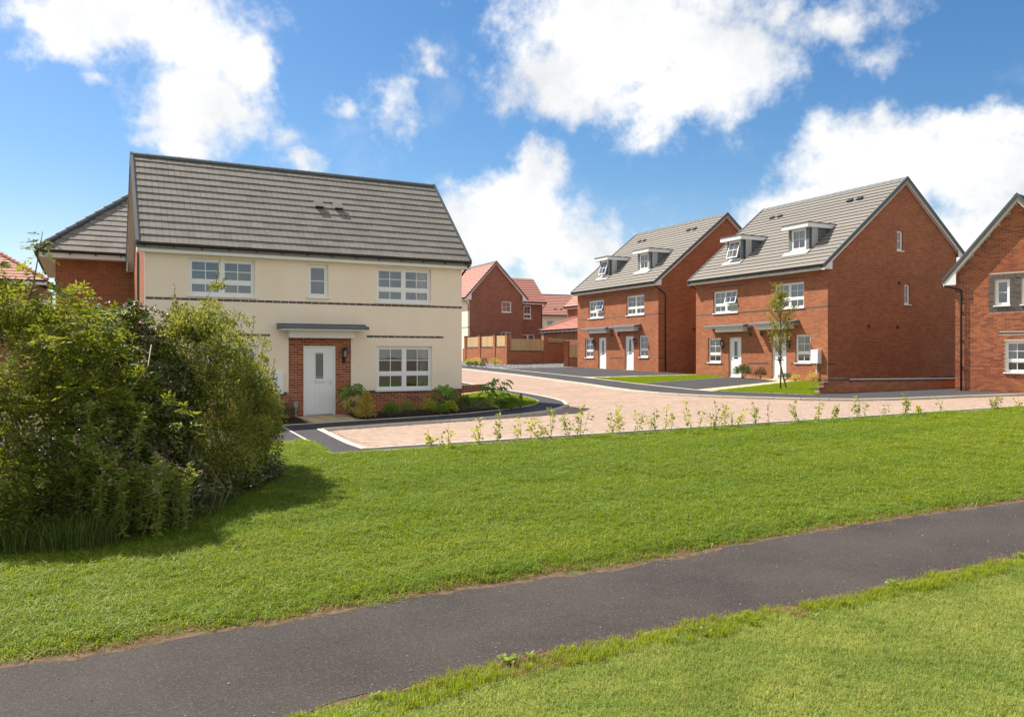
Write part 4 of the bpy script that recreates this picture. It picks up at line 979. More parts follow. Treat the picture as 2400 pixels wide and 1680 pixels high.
# ------------------------------------------------------------------ red-roofed houses of the far street
def far_gable_house():
    t = R(-63.5); W, D = 8.0, 5.2; cx, cy = -3.71, 70.0
    H = empty('red_roofed_house', (cx-W*math.cos(t), cy-W*math.sin(t), -.50), t); tag(H, 'red roofed house with brick gable and white bargeboards beyond the boundary wall', 'house', 'red roofed houses of the far street')
    ye, ze, yr, zr = .45, 5.62, 2.5, 8.84; k = (zr-ze)/(yr+ye)
    side = [(0, -.5), (D, -.5), (D, ze+k*ye-.25), (yr, zr-.15), (0, ze+k*ye-.25)]
    holes = [(3.13, 4.4, 4.1, 5.38), (3.1, 1.1, 4.1, 2.68)]
    wall('gable_wall', H, side, M['brick_far'], holes, .1, loc=(W, 0, 0), rz=R(90))
    wall('front_wall', H, [(0, -.5), (W, -.5), (W, ze-.2), (0, ze-.2)], M['render']); wall('back_wall', H, [(0, -.5), (W, -.5), (W, ze-.2), (0, ze-.2)], M['brick_far'], loc=(W, D, 0), rz=R(180))
    gable_roof(H, W, .25, ye, ze, yr, zr, D+.45, ze, M['tile_red'], .34, False, D=D, ridge_n=14, nose=.05)
    window(H, 3.13, 4.4, .97, .98, 1, ((1, 2, 2),), loc=(W, 0, 0), rz=R(90)); window(H, 3.1, 1.1, 1.0, 1.58, 2, ((1, 1, 2),), loc=(W, 0, 0), rz=R(90))
    boxo('string_course', H, 0, -.004, 3.0, W, .02, 3.07, M['blue_brick'])
    downpipe(H, [(W-.1, -.50, 5.5), (W-.1, -.46, 5.35), (W-.12, -.06, 5.0), (W-.12, -.06, 0)])
    # rear wing with its own roof slope towards the camera
    x0 = W-.45
    wall('wing_wall', H, [(D+.002, -.5), (D+2.27, -.5), (D+2.27, 5.35), (D+.002, 5.35)], M['brick_far'], [(D+.35, 3.9, D+1.15, 5.1), (D+.1, 0.1, D+1.5, 2.5)], .1, loc=(x0, 0, 0), rz=R(90))
    wall('wing_wall', H, [(0, -.5), (5, -.5), (5, 5.35), (0, 5.35)], M['brick_far'], loc=(x0, D+2.27, 0), rz=R(180))
    y0, y1 = D+.3, D+2.52
    m = MB(); P = lambda d, h, y: (x0+.35-d, y, 5.42+h)
    m.face([P(0, 0, D-.2), P(0, 0, y1), P(2.6, 2.35, y1), P(2.6, 2.35, D-2)]); m.face([P(2.6, 2.35, D-2), P(2.6, 2.35, y1), P(5.2, 0, y1), P(5.2, 0, D)]); m.face([P(0, -.1, y1), P(5.2, -.1, y1), P(2.6, 2.25, y1)])
    rf = m.build('wing_roof', M['tile_red'], H); n = 10
    for i in range(n):
        q = MB(); a, b = i/n, (i+1.06)/n
        A = [P(2.6*a, 2.35*a+.05, D-.15), P(2.6*a, 2.35*a+.05, y1), P(2.6*b, 2.35*b+.008, y1), P(2.6*b, 2.35*b+.008, D-.15), P(2.6*a, 2.35*a, D-.15), P(2.6*a, 2.35*a, y1)]
        q.face([A[0], A[1], A[2], A[3]]); q.face([A[4], A[5], A[1], A[0]]); q.build('tile_course', M['tile_red'], rf)
    f = MB(); f.box(x0+.3, D+.1, 5.2, x0+.33, y1, 5.4); f.build('fascia_board', M['white_wood'], H); g = MB(); g.box(x0+.331, D+.1, 5.33, x0+.43, y1, 5.42); g.build('gutter', M['black'], H)
    downpipe(H, [(x0+.38, y1-.05, 5.35), (x0+.3, y1-.06, 5.2), (x0+.05, D+2.2, 4.8), (x0+.05, D+2.2, 0)])
    window(H, D+.35, 3.9, .8, 1.2, 1, B1, loc=(x0, 0, 0), rz=R(90)); window(H, D+.1, .1, 1.4, 2.4, 2, ((1, 1, 1),), loc=(x0, 0, 0), rz=R(90), sill=0)
far_gable_house()
def plain_house(name, label, loc, rz, W, D, ze, zr, wmat, rmat, wins=(), holes=(), ye=.3, vents=(), band=None, group='red roofed houses of the far street', side_mat=None):
    H = empty(name, loc, rz); tag(H, label, 'house', group)
    yr = D/2; k = (zr-ze)/(yr+ye)
    wall('front_wall', H, [(0, -.5), (W, -.5), (W, ze-.15), (0, ze-.15)], wmat, holes, .1); wall('back_wall', H, [(0, -.5), (W, -.5), (W, ze-.15), (0, ze-.15)], wmat, loc=(W, D, 0), rz=R(180))
    side = [(0, -.5), (D, -.5), (D, ze+k*ye-.2), (yr, zr-.15), (0, ze+k*ye-.2)]
    wall('side_wall', H, side, side_mat or wmat, loc=(W, 0, 0), rz=R(90)); wall('side_wall', H, side, side_mat or wmat, loc=(0, D, 0), rz=R(-90))
    roof, S = gable_roof(H, W, .2, ye, ze, yr, zr, D+ye, ze, rmat, .34, False, D=D, ridge_n=16, nose=.05)
    for a in wins: window(H, *a)
    for x in vents: roof_vent(roof, S, x, 1.2)
    if band: boxo('string_course', H, 0, -.004, band, W, .02, band+.08, M['blue_brick'])
    return H
plain_house('red_roofed_house', 'cream house with red roof in the gap beyond the boundary wall', (2.2, 84.2, -.4), R(20), 7.0, 6.5, 4.75, 7.15, M['render'], M['tile_red'], wins=[(1.55, 3.1, .78, 1.1, 1, B1), (4.2, 3.1, .5, 1.0, 1, B1)], holes=[(1.55, 3.1, 2.33, 4.2), (4.2, 3.1, 4.7, 4.1)], vents=(2.6, 3.3), band=2.6)
G = plain_house('red_roofed_house', 'red roofed brick house with a low porch roof peeping out beside the farther pair', (4.82, 70.0, -.45), R(-63.5), 7.0, 8.0, 4.72, 9.0, M['brick_far'], M['tile_red'])
def porch(H):
    x0, x1, y0 = .3, 6.5, -2.6
    wall('porch_wall', H, [(x0, -.5), (x1, -.5), (x1, 2.55), (x0, 2.55)], M['brick_far'], [(1.0, .85, 1.75, 2.0)], .08, y=y0); wall('porch_wall', H, [(0, -.5), (-y0, -.5), (-y0, 2.55), (0, 2.55)], M['brick_far'], loc=(x0, 0, 0), rz=R(-90))
    m = MB(); a, b, c = x0-.3, x1+.3, y0-.3
    m.face([(a, c, 2.62), (b, c, 2.62), (b-1.6, 0, 3.75), (a+1.6, 0, 3.75)]); m.face([(a, 0, 2.62), (a, c, 2.62), (a+1.6, 0, 3.75)]); m.face([(a, c, 2.6), (b, c, 2.6), (b, 0, 2.6), (a, 0, 2.6)])
    rf = m.build('porch_roof', M['tile_red'], H); S = Slope(c, 2.63, 0, 3.76)
    roof_cover(rf, S, a, b, M['tile_red'], .34, nose=.05, clip=lambda d, p, q: (p+d*S.c*.55, q-d*S.c*.55))
    t = MB(); t.tube([(a, c, 2.66), (a+1.6, 0, 3.8)], .1, 6); t.build('hip_tile', M['tile_red'], rf)
    f = MB(); f.box(a+.05, c+.04, 2.44, b, c+.06, 2.58); f.box(a+.05, c+.061, 2.44, a+.07, 0, 2.58); f.build('fascia_board', M['white_wood'], H); gutter(H, a, b, c+.04, 2.57)
    window(H, 1.0, .85, .75, 1.15, 1, B1, loc=(0, y0, 0))
porch(G)
hip_house('red roofed house half hidden by the elder shrub at the left edge', (-31.6, 38.0, -1.67), R(22), 8.0, 5.0, 5.5, 1.8, M['brick_far'], M['tile_red'], M['tile_red'], False, 'red roofed houses of the far street', (6.2, 1.6))
# ------------------------------------------------------------------ boundary walls and timber fences
def coping_run(parent, x0, x1, z, w=.24, y=-.02):
    x = x0
    while x < x1-.03:
        e = min(x+.215, x1); boxo('coping_brick', parent, x, y, z, e-.004, y+w, z+.075, M['blue_brick']); x = e
def fence_panel(parent, x0, x1, z0, z1, y=.05, bw=.1):
    f = MB(); f.box(x0, y+.03, z0+.15, x1, y+.06, z0+.22); f.box(x0, y+.03, z1-.25, x1, y+.06, z1-.18)
    p = f.build('fence_panel', M['timber'], parent); n = max(1, round((x1-x0)/bw)); w = (x1-x0)/n
    for i in range(n): boxo('fence_board', p, x0+i*w+.003, y+random.choice((.0, .006)), z0+.01, x0+(i+1)*w-.003, y+.026, z1+random.uniform(-.012, .008), M['timber'])
def pier(parent, x, h, w=.33, y=-.06):
    b = MB(); b.box(x-w/2, y, -.5, x+w/2, y+w, h); p = b.build('pier', M['brick_wall'], parent)
    boxo('pier_cap', p, x-w/2-.02, y-.02, h, x+w/2+.02, y+w+.02, h+.07, M['blue_brick'])
def boundary_walls():
    A = empty('garden_wall', (-4.3, 70.0, -.60), math.atan2(-.897, .443)); tag(A, 'sunlit brick garden wall with piers and three timber panels beside the gravel', 'wall', 'brick garden walls topped with timber panels')
    L_ = 8.92; ps = [L_-8.3, L_-5.25, L_-2.35, L_-.17]
    b = MB(); b.box(0, 0, -.5, L_, .215, 1.30); b.build('brickwork', M['brick_wall'], A)
    for p in ps: pier(A, p, 2.28)
    for a, c in zip(ps, ps[1:]): coping_run(A, a+.17, c-.17, 1.301); fence_panel(A, a+.17, c-.17, 1.38, 2.22)
    Bw = empty('garden_wall', (-.35, 62.0, -.70), R(26.5)); tag(Bw, 'shaded brick garden wall with one wide timber panel above the gravel', 'wall', 'brick garden walls topped with timber panels')
    b = MB(); b.box(.12, 0, -.5, 3.23, .215, 1.06); b.box(3.23, 0, -.5, 5.2, .215, 1.72); b.build('brickwork', M['brick_wall'], Bw)
    coping_run(Bw, .12, 3.2, 1.061); fence_panel(Bw, .12, 3.12, 1.14, 2.05); pier(Bw, 3.35, 2.35, .4); coping_run(Bw, 3.56, 5.2, 1.721); fence_panel(Bw, 3.56, 5.2, 1.8, 2.12, y=.16)
    Cw = empty('garden_wall', (3.85, 57.1, -.78), math.atan2(-.35, .9)); tag(Cw, 'short brick wall with a pier and one narrow orange fence panel beside the farther pair', 'wall', 'brick garden walls topped with timber panels')
    b = MB(); b.box(.16, .02, -.4, 1.7, .235, .62); b.build('brickwork', M['brick_wall'], Cw); pier(Cw, 0, 1.78); coping_run(Cw, .18, 1.7, .621, y=0.0); fence_panel(Cw, .26, 1.6, .70, 1.62, y=.08)
    # low stepped wall at the side of the nearer pair
    Lw = empty('low_wall', (11.50, 30.12, gz(11.5, 30.1)), math.atan2(.309, .951)); tag(Lw, 'low stepped brick wall with dark coping between the nearer pair and the parking court', 'wall')
    b = MB(); b.box(.0, 0, -.3, .2, .24, .17); b.box(.2, 0, -.3, .4, .24, .36); b.box(.4, 0, -.3, 1.35, .24, .50); b.box(1.35, .0, -.3, 7.6, .215, .44)
    b.build('brickwork', M['brick_wall'], Lw)
    for x0, x1, z in ((-.02, .199, .171), (.18, .399, .361), (.38, 1.36, .501)):
        x = x0
        while x < x1-.02: e = min(x+.22, x1); boxo('coping_brick', Lw, x, -.02, z, e-.005, .26, z+.075, M['blue_brick']); x = e
    x = 1.37
    while x < 7.5: boxo('coping_brick', Lw, x, -.012, .441, x+.065, .225, .525, M['blue_brick']); x += .075
    boxo('white_flashing', Lw, 1.37, .24, .50, 7.6, .27, .542, M['white_wood'])
    G_ = empty('low_wall', (-2.75, 31.5, gz(-2.7, 31.5)), math.atan2(2.4, 1.55)); tag(G_, 'low garden wall of upright bricks behind the corner of the cream house', 'wall')
    b = MB(); b.box(0, 0, -.3, 2.9, .2, .17); b.build('brickwork', M['brick_wall'], G_)
    x = 0.0
    while x < 2.85: boxo('coping_brick', G_, x, -.01, .172, x+.065, .21, .36, M['brick'] if int(x/.075) % 2 else M['blue_brick']); x += .075
boundary_walls()
def doorstep():
    rz = R(27.97); c, s = math.cos(rz), math.sin(rz); o = structure(empty('doorstep_paving', (-9.992, 21.906, 0), rz))
    for i in range(3):
        for j in range(4):
            x0, y0 = 4.03+.485*i+.02*j, -.14-.50*(j+1)
            X, Y = -9.992+c*x0-s*y0, 21.906+s*x0+c*y0
            boxo('paving_slab', o, x0, y0, gz(X, Y)-.03, x0+.475, y0+.49, gz(X, Y)+.034, M['slab'])
doorstep()
def gravel_stones():
    poly = [(-6, 66.8), (-3.8, 61.8), (-.6, 54.9), (4.0, 54.9), (4.5, 58), (4.4, 64.6), (-.3, 62.1), (-4.3, 70)]; m = MB(); rn = []
    while len(rn) < 1600*8:
        x, y = random.uniform(-6, 4.5), random.uniform(54.9, 70)
        if not in_poly(x, y, poly): continue
        z = gz(x, y)+.01; r = random.uniform(.02, .055); n = len(m.v); a = random.random()*3
        P = [(r, 0, 0), (0, r, 0), (-r, 0, 0), (0, -r, 0)]
        m.v += [(x+p[0]*math.cos(a)-p[1]*math.sin(a)*.7, y+p[0]*math.sin(a)+p[1]*math.cos(a)*.7, z) for p in P] + [(x, y, z+r*.8), (x, y, z-r*.3)]
        q = random.random()
        for i in range(4): m.f += [(n+i, n+(i+1) % 4, n+4), (n+(i+1) % 4, n+i, n+5)]; m.m += [0, 0]; rn += [q, q]
    o = m.build('gravel', M['stone']); tag(o, 'loose grey decorative gravel below the garden walls', 'gravel', kind='stuff')
    at = o.data.attributes.new('rnd', 'FLOAT', 'FACE'); at.data.foreach_set('value', rn[:len(m.f)])
gravel_stones()

# ------------------------------------------------------------------ plants
def unit(a): return a/np.maximum(1e-9, np.linalg.norm(a, axis=1, keepdims=True))
def rdir(n): return unit(rng.normal(size=(n, 3)))
def leaf_mesh(name, P, A, Nn, L, W, mat, parent=None, rnd=None, fold=.25, loc=(0, 0, 0), droop=.0, kind=None):
    """one leaf per row: base P, axis A, facing Nn, length L, width W; folded along the midrib"""
    n = len(P); A = unit(A); S = unit(np.cross(A, Nn)); N = np.cross(S, A)
    L = np.broadcast_to(L, (n,))[:, None]; W = np.broadcast_to(W, (n,))[:, None]
    mid = P + A*L*.45
    V = np.empty((n, 4, 3)); V[:, 0] = P; V[:, 1] = mid+S*W*.5+N*W*fold; V[:, 2] = P+A*L-np.array([0, 0, 1.])*L*droop; V[:, 3] = mid-S*W*.5+N*W*fold
    me = bpy.data.meshes.new(name); me.vertices.add(4*n); me.vertices.foreach_set('co', V.reshape(-1))
    base = (np.arange(n)*4)[:, None]; T = np.concatenate([base+np.array([0, 1, 2]), base+np.array([0, 2, 3])], 1).reshape(-1)
    me.loops.add(6*n); me.loops.foreach_set('vertex_index', T.astype(np.int32))
    me.polygons.add(2*n); me.polygons.foreach_set('loop_start', (np.arange(2*n)*3).astype(np.int32))
    me.update(calc_edges=True); me.materials.append(mat)
    if rnd is None: rnd = rng.random(n)
    at = me.attributes.new('rnd', 'FLOAT', 'FACE'); at.data.foreach_set('value', np.repeat(rnd, 2).astype(np.float32))
    o = put(name, me, parent, loc)
    if kind: o['kind'] = kind
    return o
def lumpy(D, seed, amp=.14, f=3.0):
    r = np.random.default_rng(seed); v = np.zeros(len(D))
    for k in range(5):
        w = r.normal(size=3)*f*(1+.5*k); v += np.sin(D@w+r.random()*6.3)/(1+.5*k)
    return 1+amp*v/2
def shell(n, ells, seed, inner=.62, amp=.14, ground=True):
    """points in the leafy outer layer of overlapping lobes, with outward directions"""
    ells = np.array(ells, float); a = ells[:, 3]*ells[:, 4]+ells[:, 4]*ells[:, 5]+ells[:, 3]*ells[:, 5]; pr = a/a.sum(); out = []; dirs = []; tot = 0
    while tot < n:
        k = rng.choice(len(ells), n, p=pr); D = rdir(n); rr = lumpy(D+k[:, None]*1.7, seed, amp)*(1-(1-inner)*rng.random(n)**1.6)
        P = ells[k, :3]+D*ells[k, 3:]*rr[:, None]; ok = np.ones(n, bool)
        for j in range(len(ells)):
            q = np.linalg.norm((P-ells[j, :3])/ells[j, 3:], axis=1); ok &= ~((k != j) & (q < .72))
        if ground: ok &= P[:, 2] > -2.394+.01163*P[:, 0]+.0283*P[:, 1]+.03
        O = unit(D/ells[k, 3:]); out.append(P[ok]); dirs.append(O[ok]); tot += ok.sum()
    return np.concatenate(out)[:n], np.concatenate(dirs)[:n]
def stems_mesh(name, parent, lines, r0, r1, mat, seg=5):
    m = MB()
    for l in lines: m.tube(l, r0, seg, r1)
    return m.build(name, mat, parent)
M['elder'] = leaf_mat('elder_leaf', [(.06, .085, .018), (.09, .12, .022), (.13, .16, .028), (.17, .195, .036), (.22, .225, .048)], .48, .55, .2)
M['bramble'] = leaf_mat('bramble_leaf', [(.045, .075, .02), (.07, .105, .03), (.10, .14, .042), (.20, .235, .12), (.115, .135, .05), (.17, .095, .045)], .3, .42, .4)  # the pale stop paints the sheen of sunlit leaves into the colour
M['hawthorn'] = leaf_mat('hawthorn_leaf', [(.075, .11, .024), (.115, .155, .032), (.16, .195, .038), (.22, .235, .05), (.31, .29, .07)], .46, .5, .25)
M['herb'] = leaf_mat('willowherb_leaf', [(.17, .24, .06), (.22, .29, .075), (.28, .31, .075), (.36, .31, .07)], .5, pos=[0, .45, .85, 1])
M['pink'] = leaf_mat('pink_petal', [(.50, .22, .36), (.58, .30, .44), (.42, .16, .30)], .3)
M['berry'] = piece_mat('brown_berry', [(.13, .045, .03), (.10, .03, .025), (.17, .07, .04)], .6)
M['wild'] = leaf_mat('tall_grass_blade', [(.07, .125, .025), (.10, .165, .03), (.15, .18, .04), (.38, .29, .15)], .4, pos=[0, .5, .86, 1])
M['straw'] = leaf_mat('dry_stalk', [(.32, .22, .12), (.42, .31, .18)], .2)

def clumps(nc, per, ells, seed, r=(.14, .28), inner=.8, up=.45):
    """leaf positions gathered in sprays: each spray is a small half ball facing out and up"""
    C, O = shell(nc, ells, seed, inner, .3); rr = rng.uniform(r[0], r[1], nc); k = np.repeat(np.arange(nc), per); n = len(k)
    D = unit(rdir(n)+O[k]*.75+np.array([0, 0, up])); P = C[k]+D*(rr[k]*(.35+.65*rng.random(n)**.5))[:, None]
    ok = P[:, 2] > -2.394+.01163*P[:, 0]+.0283*P[:, 1]+.03; c = np.clip(rng.random(nc)[k]*.6+rng.random(n)*.4, 0, 1)
    return P[ok], D[ok], c[ok]
def elder():
    T = empty('elder_shrub', (-5.6, 10.4, gz(-5.6, 10.4))); tag(T, 'tall olive green elder shrub at the left edge with a shoot above the roofs', 'shrub')
    W0 = np.array(T.location); ells = [(-6.35, 10.6, -.75, 1.4, 1.2, 1.45), (-5.5, 10.3, -1.0, .8, .9, 1.0), (-6.0, 9.7, -1.4, .9, .7, .75), (-7.2, 10.8, -.5, 1.2, 1.1, 1.4)]
    P, O, cl = clumps(250, 26, ells, 3, (.18, .38), .7)
    P1, O1 = shell(1800, ells, 5, .45, .2); P = np.concatenate([P, P1]); O = np.concatenate([O, O1]); cl = np.concatenate([cl, rng.random(1800)*.6])
    # two shoots above the mass
    for (bx, by, bz), tip in (((-6.25, 10.3, .35), (-5.98, 10.2, 1.55)), ((-6.6, 10.4, .6), (-6.5, 10.2, 1.2)), ((-5.3, 10.2, .05), (-4.95, 10.1, .62))):
        t = rng.random(44)[:, None]; Q = np.array([[bx, by, bz]])+(np.array([tip])-np.array([[bx, by, bz]]))*t; P = np.concatenate([P, Q]); O = np.concatenate([O, unit(rng.normal(size=(44, 3))*np.array([1, 1, .3]))]); cl = np.concatenate([cl, rng.random(44)])
    n = len(P); dirn = unit(O*.9+rng.normal(size=(n, 3))*.45+np.array([0, 0, .05])); side = unit(np.cross(dirn, np.array([0, 0, 1.])+rng.normal(size=(n, 3))*.3))
    pp, aa, nn, ll, rr = [], [], [], [], []; upn = np.cross(side, dirn); rl = rng.uniform(.14, .24, n)
    for i, (t, sg) in enumerate(((.3, 1), (.3, -1), (.6, 1), (.6, -1), (.85, 1), (.85, -1), (1, 0))):
        base = P+dirn*(rl*t)[:, None]-np.array([0, 0, 1.])*(rl*t*t*.35)[:, None]
        ax = unit(side*sg*.9+dirn*(.55 if sg else 1)-np.array([0, 0, .35])+rng.normal(size=(n, 3))*.15)
        pp.append(base); aa.append(ax); nn.append(upn+rng.normal(size=(n, 3))*.25); ll.append(rng.uniform(.06, .10, n)); rr.append(cl)
    leaf_mesh('foliage', np.concatenate(pp)-W0, np.concatenate(aa), np.concatenate(nn), np.concatenate(ll), np.concatenate(ll)*.36, M['elder'], T, np.concatenate(rr), fold=.12)
    lines = []
    for k in range(30):
        e = P[rng.integers(len(P))]; b = np.array([-5.9+rng.uniform(-.6, .4), 10.5+rng.uniform(-.3, .3), gz(-5.9, 10.5)]); mid = (b+e)/2+np.array([0, 0, .35]); lines.append([b-W0, mid-W0, e-W0])
    lines += [[(-6.35-W0[0], 10.3-W0[1], .2-W0[2]), (-6.1-W0[0], 10.25-W0[1], .9-W0[2]), (-5.95-W0[0], 10.2-W0[1], 1.58-W0[2])], [(-6.6-W0[0], 10.4-W0[1], .2-W0[2]), (-6.5-W0[0], 10.2-W0[1], 1.22-W0[2])]]
    stems_mesh('stems', T, lines, .016, .004, M['bark'])
    # flat brown berry heads
    q, o = shell(80, ells, 3, .93, .2); q = q[o[:, 2] > -.2]; pts = np.repeat(q, 26, 0)+rng.normal(size=(len(q)*26, 3))*np.array([.045, .045, .015])
    leaf_mesh('berry_heads', pts-W0, rdir(len(pts)), rdir(len(pts)), .014, .014, M['berry'], T)
elder()
def bramble():
    T = empty('bramble_bush', (-5.0, 11.2, gz(-5, 11.2))); tag(T, 'dark bramble thicket with pale glinting leaves between the elder and the hawthorn', 'shrub')
    W0 = np.array(T.location); ells = [(-5.75, 11.8, -.82, .85, 1.0, 1.45), (-5.10, 11.0, -1.4, .58, .7, .95), (-5.3, 10.3, -1.55, .7, .5, .75), (-5.75, 12.3, -.45, .8, .8, 1.1), (-5.35, 11.9, -.62, .55, .7, 1.12)]
    P, O, c = clumps(230, 52, ells, 8, (.13, .30), .78)
    P1, O1 = shell(3500, ells, 9, .5, .2); P = np.concatenate([P, P1]); O = np.concatenate([O, O1]); c = np.concatenate([c, rng.random(3500)]); n = len(P)
    pp, aa, nn, ll = [], [], [], []; d = unit(O*.6+rng.normal(size=(n, 3))*.5+np.array([0, 0, -.2])); nr = unit(O*.5+np.array([0, 0, .8])+rng.normal(size=(n, 3))*.45); s = unit(np.cross(d, nr))
    for sg in (-1, 0, 1):
        pp.append(P); aa.append(unit(d+s*sg*.95)); nn.append(nr+rng.normal(size=(n, 3))*.2); ll.append(rng.uniform(.035, .065, n)*(1.15 if sg == 0 else 1))
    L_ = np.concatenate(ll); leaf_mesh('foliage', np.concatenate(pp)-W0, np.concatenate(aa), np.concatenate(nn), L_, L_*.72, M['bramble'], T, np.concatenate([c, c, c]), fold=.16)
    lines = []
    for k in range(26):
        e = P[rng.integers(n)]+rng.normal(size=3)*.06; b = np.array([-5.0+rng.uniform(-.5, .5), 11.2+rng.uniform(-.6, .6), gz(-5, 11.2)]); m1 = b+(e-b)*.6+np.array([0, 0, .5]); lines.append([b-W0, m1-W0, e-W0])
    # one long pale cane hanging over the front
    lines.append([np.array(p)-W0 for p in ((-4.75, 10.6, .15), (-4.68, 10.35, -.12), (-4.85, 10.2, -.45), (-5.0, 10.1, -.62))])
    stems_mesh('canes', T, lines, .009, .004, M['straw'])
    q, o = shell(130, ells, 8, .95, .2); pts = np.repeat(q, 16, 0)+rng.normal(size=(len(q)*16, 3))*.035
    leaf_mesh('berries', pts-W0, rdir(len(pts)), rdir(len(pts)), .016, .016, M['berry'], T)
bramble()
def hawthorn():
    T = empty('hawthorn_shrub', (-4.6, 12.9, gz(-4.6, 12.9))); tag(T, 'rounded yellow green hawthorn shrub in front of the cream house', 'shrub')
    W0 = np.array(T.location); ells = [(-4.92, 13.0, -.68, .82, 1.0, 1.38), (-4.62, 12.7, -1.25, .70, 1.0, .92), (-5.02, 12.6, -.22, .55, .6, .84), (-4.85, 13.9, -1.1, .66, 1.0, .95), (-4.5, 12.2, -1.55, .56, .7, .58), (-4.5, 13.2, -1.0, .52, .7, .70)]
    P, O, cl = clumps(360, 210, ells, 21, (.10, .36), .66)
    P1, O1 = shell(24000, ells, 22, .35, .2); P = np.concatenate([P, P1]); O = np.concatenate([O, O1]); cl = np.concatenate([cl, rng.random(24000)*.5])
    # whippy upright shoots
    lines = []; ex, eo = [], []
    for k in range(210):
        i = rng.integers(len(P))
        if O[i, 2] < .1 and rng.random() < .7: continue
        b = P[i]; h = rng.uniform(.15, .5); tip = b+np.array([rng.normal()*.07+O[i, 0]*.1, rng.normal()*.07, h]); lines.append([b-W0, (b+tip)/2-W0+rng.normal(size=3)*.01, tip-W0])
        t = rng.random(34)[:, None]; ex.append(b+(tip-b)*t+rng.normal(size=(34, 3))*.012); eo.append(rdir(34)*np.array([1, 1, .4])+np.array([0, 0, .5]))
    cl = np.concatenate([cl]+[rng.uniform(.4, 1, len(q)) for q in ex])
    P2 = np.concatenate([P]+ex); O2 = np.concatenate([O]+eo); n = len(P2)
    ax = unit(O2*.6+rng.normal(size=(n, 3))*.8); nr = unit(O2*.3+np.array([0, 0, .6])+rng.normal(size=(n, 3))*.7); L_ = rng.uniform(.026, .045, n)
    leaf_mesh('foliage', P2-W0, ax, nr, L_, L_*.7, M['hawthorn'], T, cl, fold=.15)
    for k in range(46):
        e = P[rng.integers(len(P))]; b = np.array([-4.6+rng.uniform(-.35, .35), 12.9+rng.uniform(-.9, .9), gz(-4.6, 12.9)]); lines.append([b-W0, (b*.45+e*.55)-W0+np.array([0, 0, .25]), e-W0])
    stems_mesh('stems', T, lines, .008, .002, M['bark'])
hawthorn()
def willowherb(x, y, n, h, spread, label, seed):
    z = gz(x, y); T = empty('willowherb', (x, y, z)); tag(T, label, 'wildflower', 'pink flowered willowherbs along the foot of the hedge'); r = np.random.default_rng(seed)
    lines, P, A, F = [], [], [], []
    for k in range(n):
        b = np.array([r.normal()*spread*.7, r.normal()*spread*.5, 0]); hh = h*r.uniform(.7, 1.05); tip = b+np.array([r.normal()*.1+.03, r.normal()*.08, hh]); lines.append([b, (b+tip)/2+r.normal(size=3)*.02, tip])
        for sh in range(3):                                             # side shoots near the top
            t = r.uniform(.6, .9); q = b+(tip-b)*t; e = q+np.array([r.normal()*.11, r.normal()*.11, hh*.16]); lines.append([q, (q+e)/2, e])
            tt = r.random(12)[:, None]; P.append(q+(e-q)*tt); A.append(np.concatenate([r.normal(size=(12, 2)), r.uniform(.2, .9, (12, 1))], 1)); F.append(e)
        tt = r.uniform(.1, .98, 80)[:, None]; P.append(b+(tip-b)*tt); A.append(np.concatenate([r.normal(size=(80, 2)), r.uniform(-.2, .7, (80, 1))], 1)); F.append(tip)
    P = np.concatenate(P); A = unit(np.concatenate(A)); L_ = r.uniform(.05, .11, len(P))
    stems_mesh('stems', T, lines, .005, .002, M['herb'], 4)
    leaf_mesh('foliage', P, A, np.array([0, 0, 1.])+r.normal(size=(len(P), 3))*.5, L_, L_*.28, M['herb'], T, fold=.1, droop=.2)
    m = MB()
    for e in F:
        for k in range(r.integers(0, 5)):
            c = e+r.normal(size=3)*np.array([.02, .02, .025]); d = unit(r.normal(size=(1, 3))+np.array([[0, -.6, .5]]))[0]; u = unit(np.cross(d, [[.3, .1, 1]]))[0]; w = np.cross(d, u)
            for q in range(4):
                a = q*math.pi/2; p = u*math.cos(a)+w*math.sin(a); s = u*math.cos(a+1.57)+w*math.sin(a+1.57); m.face([c, c+p*.009+s*.006+d*.004, c+p*.014+d*.005, c+p*.009-s*.006+d*.004])
    m.build('flowers', M['pink'], T)['kind'] = 'stuff'
willowherb(-4.98, 9.45, 13, 1.55, .20, 'tallest willowherb clump with pink tops in the middle of the hedge foot', 5)
willowherb(-4.45, 9.62, 30, 1.0, .36, 'broad low willowherb clump with pink flowers nearest the lawn', 6)
willowherb(-5.55, 9.3, 12, 1.28, .22, 'willowherb clump with pink tops nearest the left edge', 7)
def tall_grass(name, label, cx, cy, rx, ry, n, h, seed, lab_kind='tall grass'):
    r = np.random.default_rng(seed); m = MB(); rn = []
    for k in range(n):
        a = r.random()*6.28; q = math.sqrt(r.random()); x, y = cx+rx*q*math.cos(a), cy+ry*q*math.sin(a); z = gz(x, y)
        hh = h*r.uniform(.4, 1.1); d = r.normal(size=2); d /= np.linalg.norm(d)+1e-6; bend = hh*r.uniform(.2, .9); w = r.uniform(.003, .006); s = np.array([-d[1], d[0]])
        pts = []
        for t in (0, .4, .75, 1): pts.append((x+d[0]*bend*t*t, y+d[1]*bend*t*t, z+hh*(t-.28*t**3)))
        for i in range(3):
            w0, w1 = w*(1-i/3.1), w*(1-(i+1)/3.1); p, q2 = pts[i], pts[i+1]
            m.face([(p[0]-s[0]*w0, p[1]-s[1]*w0, p[2]), (p[0]+s[0]*w0, p[1]+s[1]*w0, p[2]), (q2[0]+s[0]*w1, q2[1]+s[1]*w1, q2[2]), (q2[0]-s[0]*w1, q2[1]-s[1]*w1, q2[2])]); rn.append(0)
        rn[-3:] = [r.random()]*3
    o = m.build(name, M['wild']); tag(o, label, lab_kind, kind='stuff'); at = o.data.attributes.new('rnd', 'FLOAT', 'FACE'); at.data.foreach_set('value', rn)
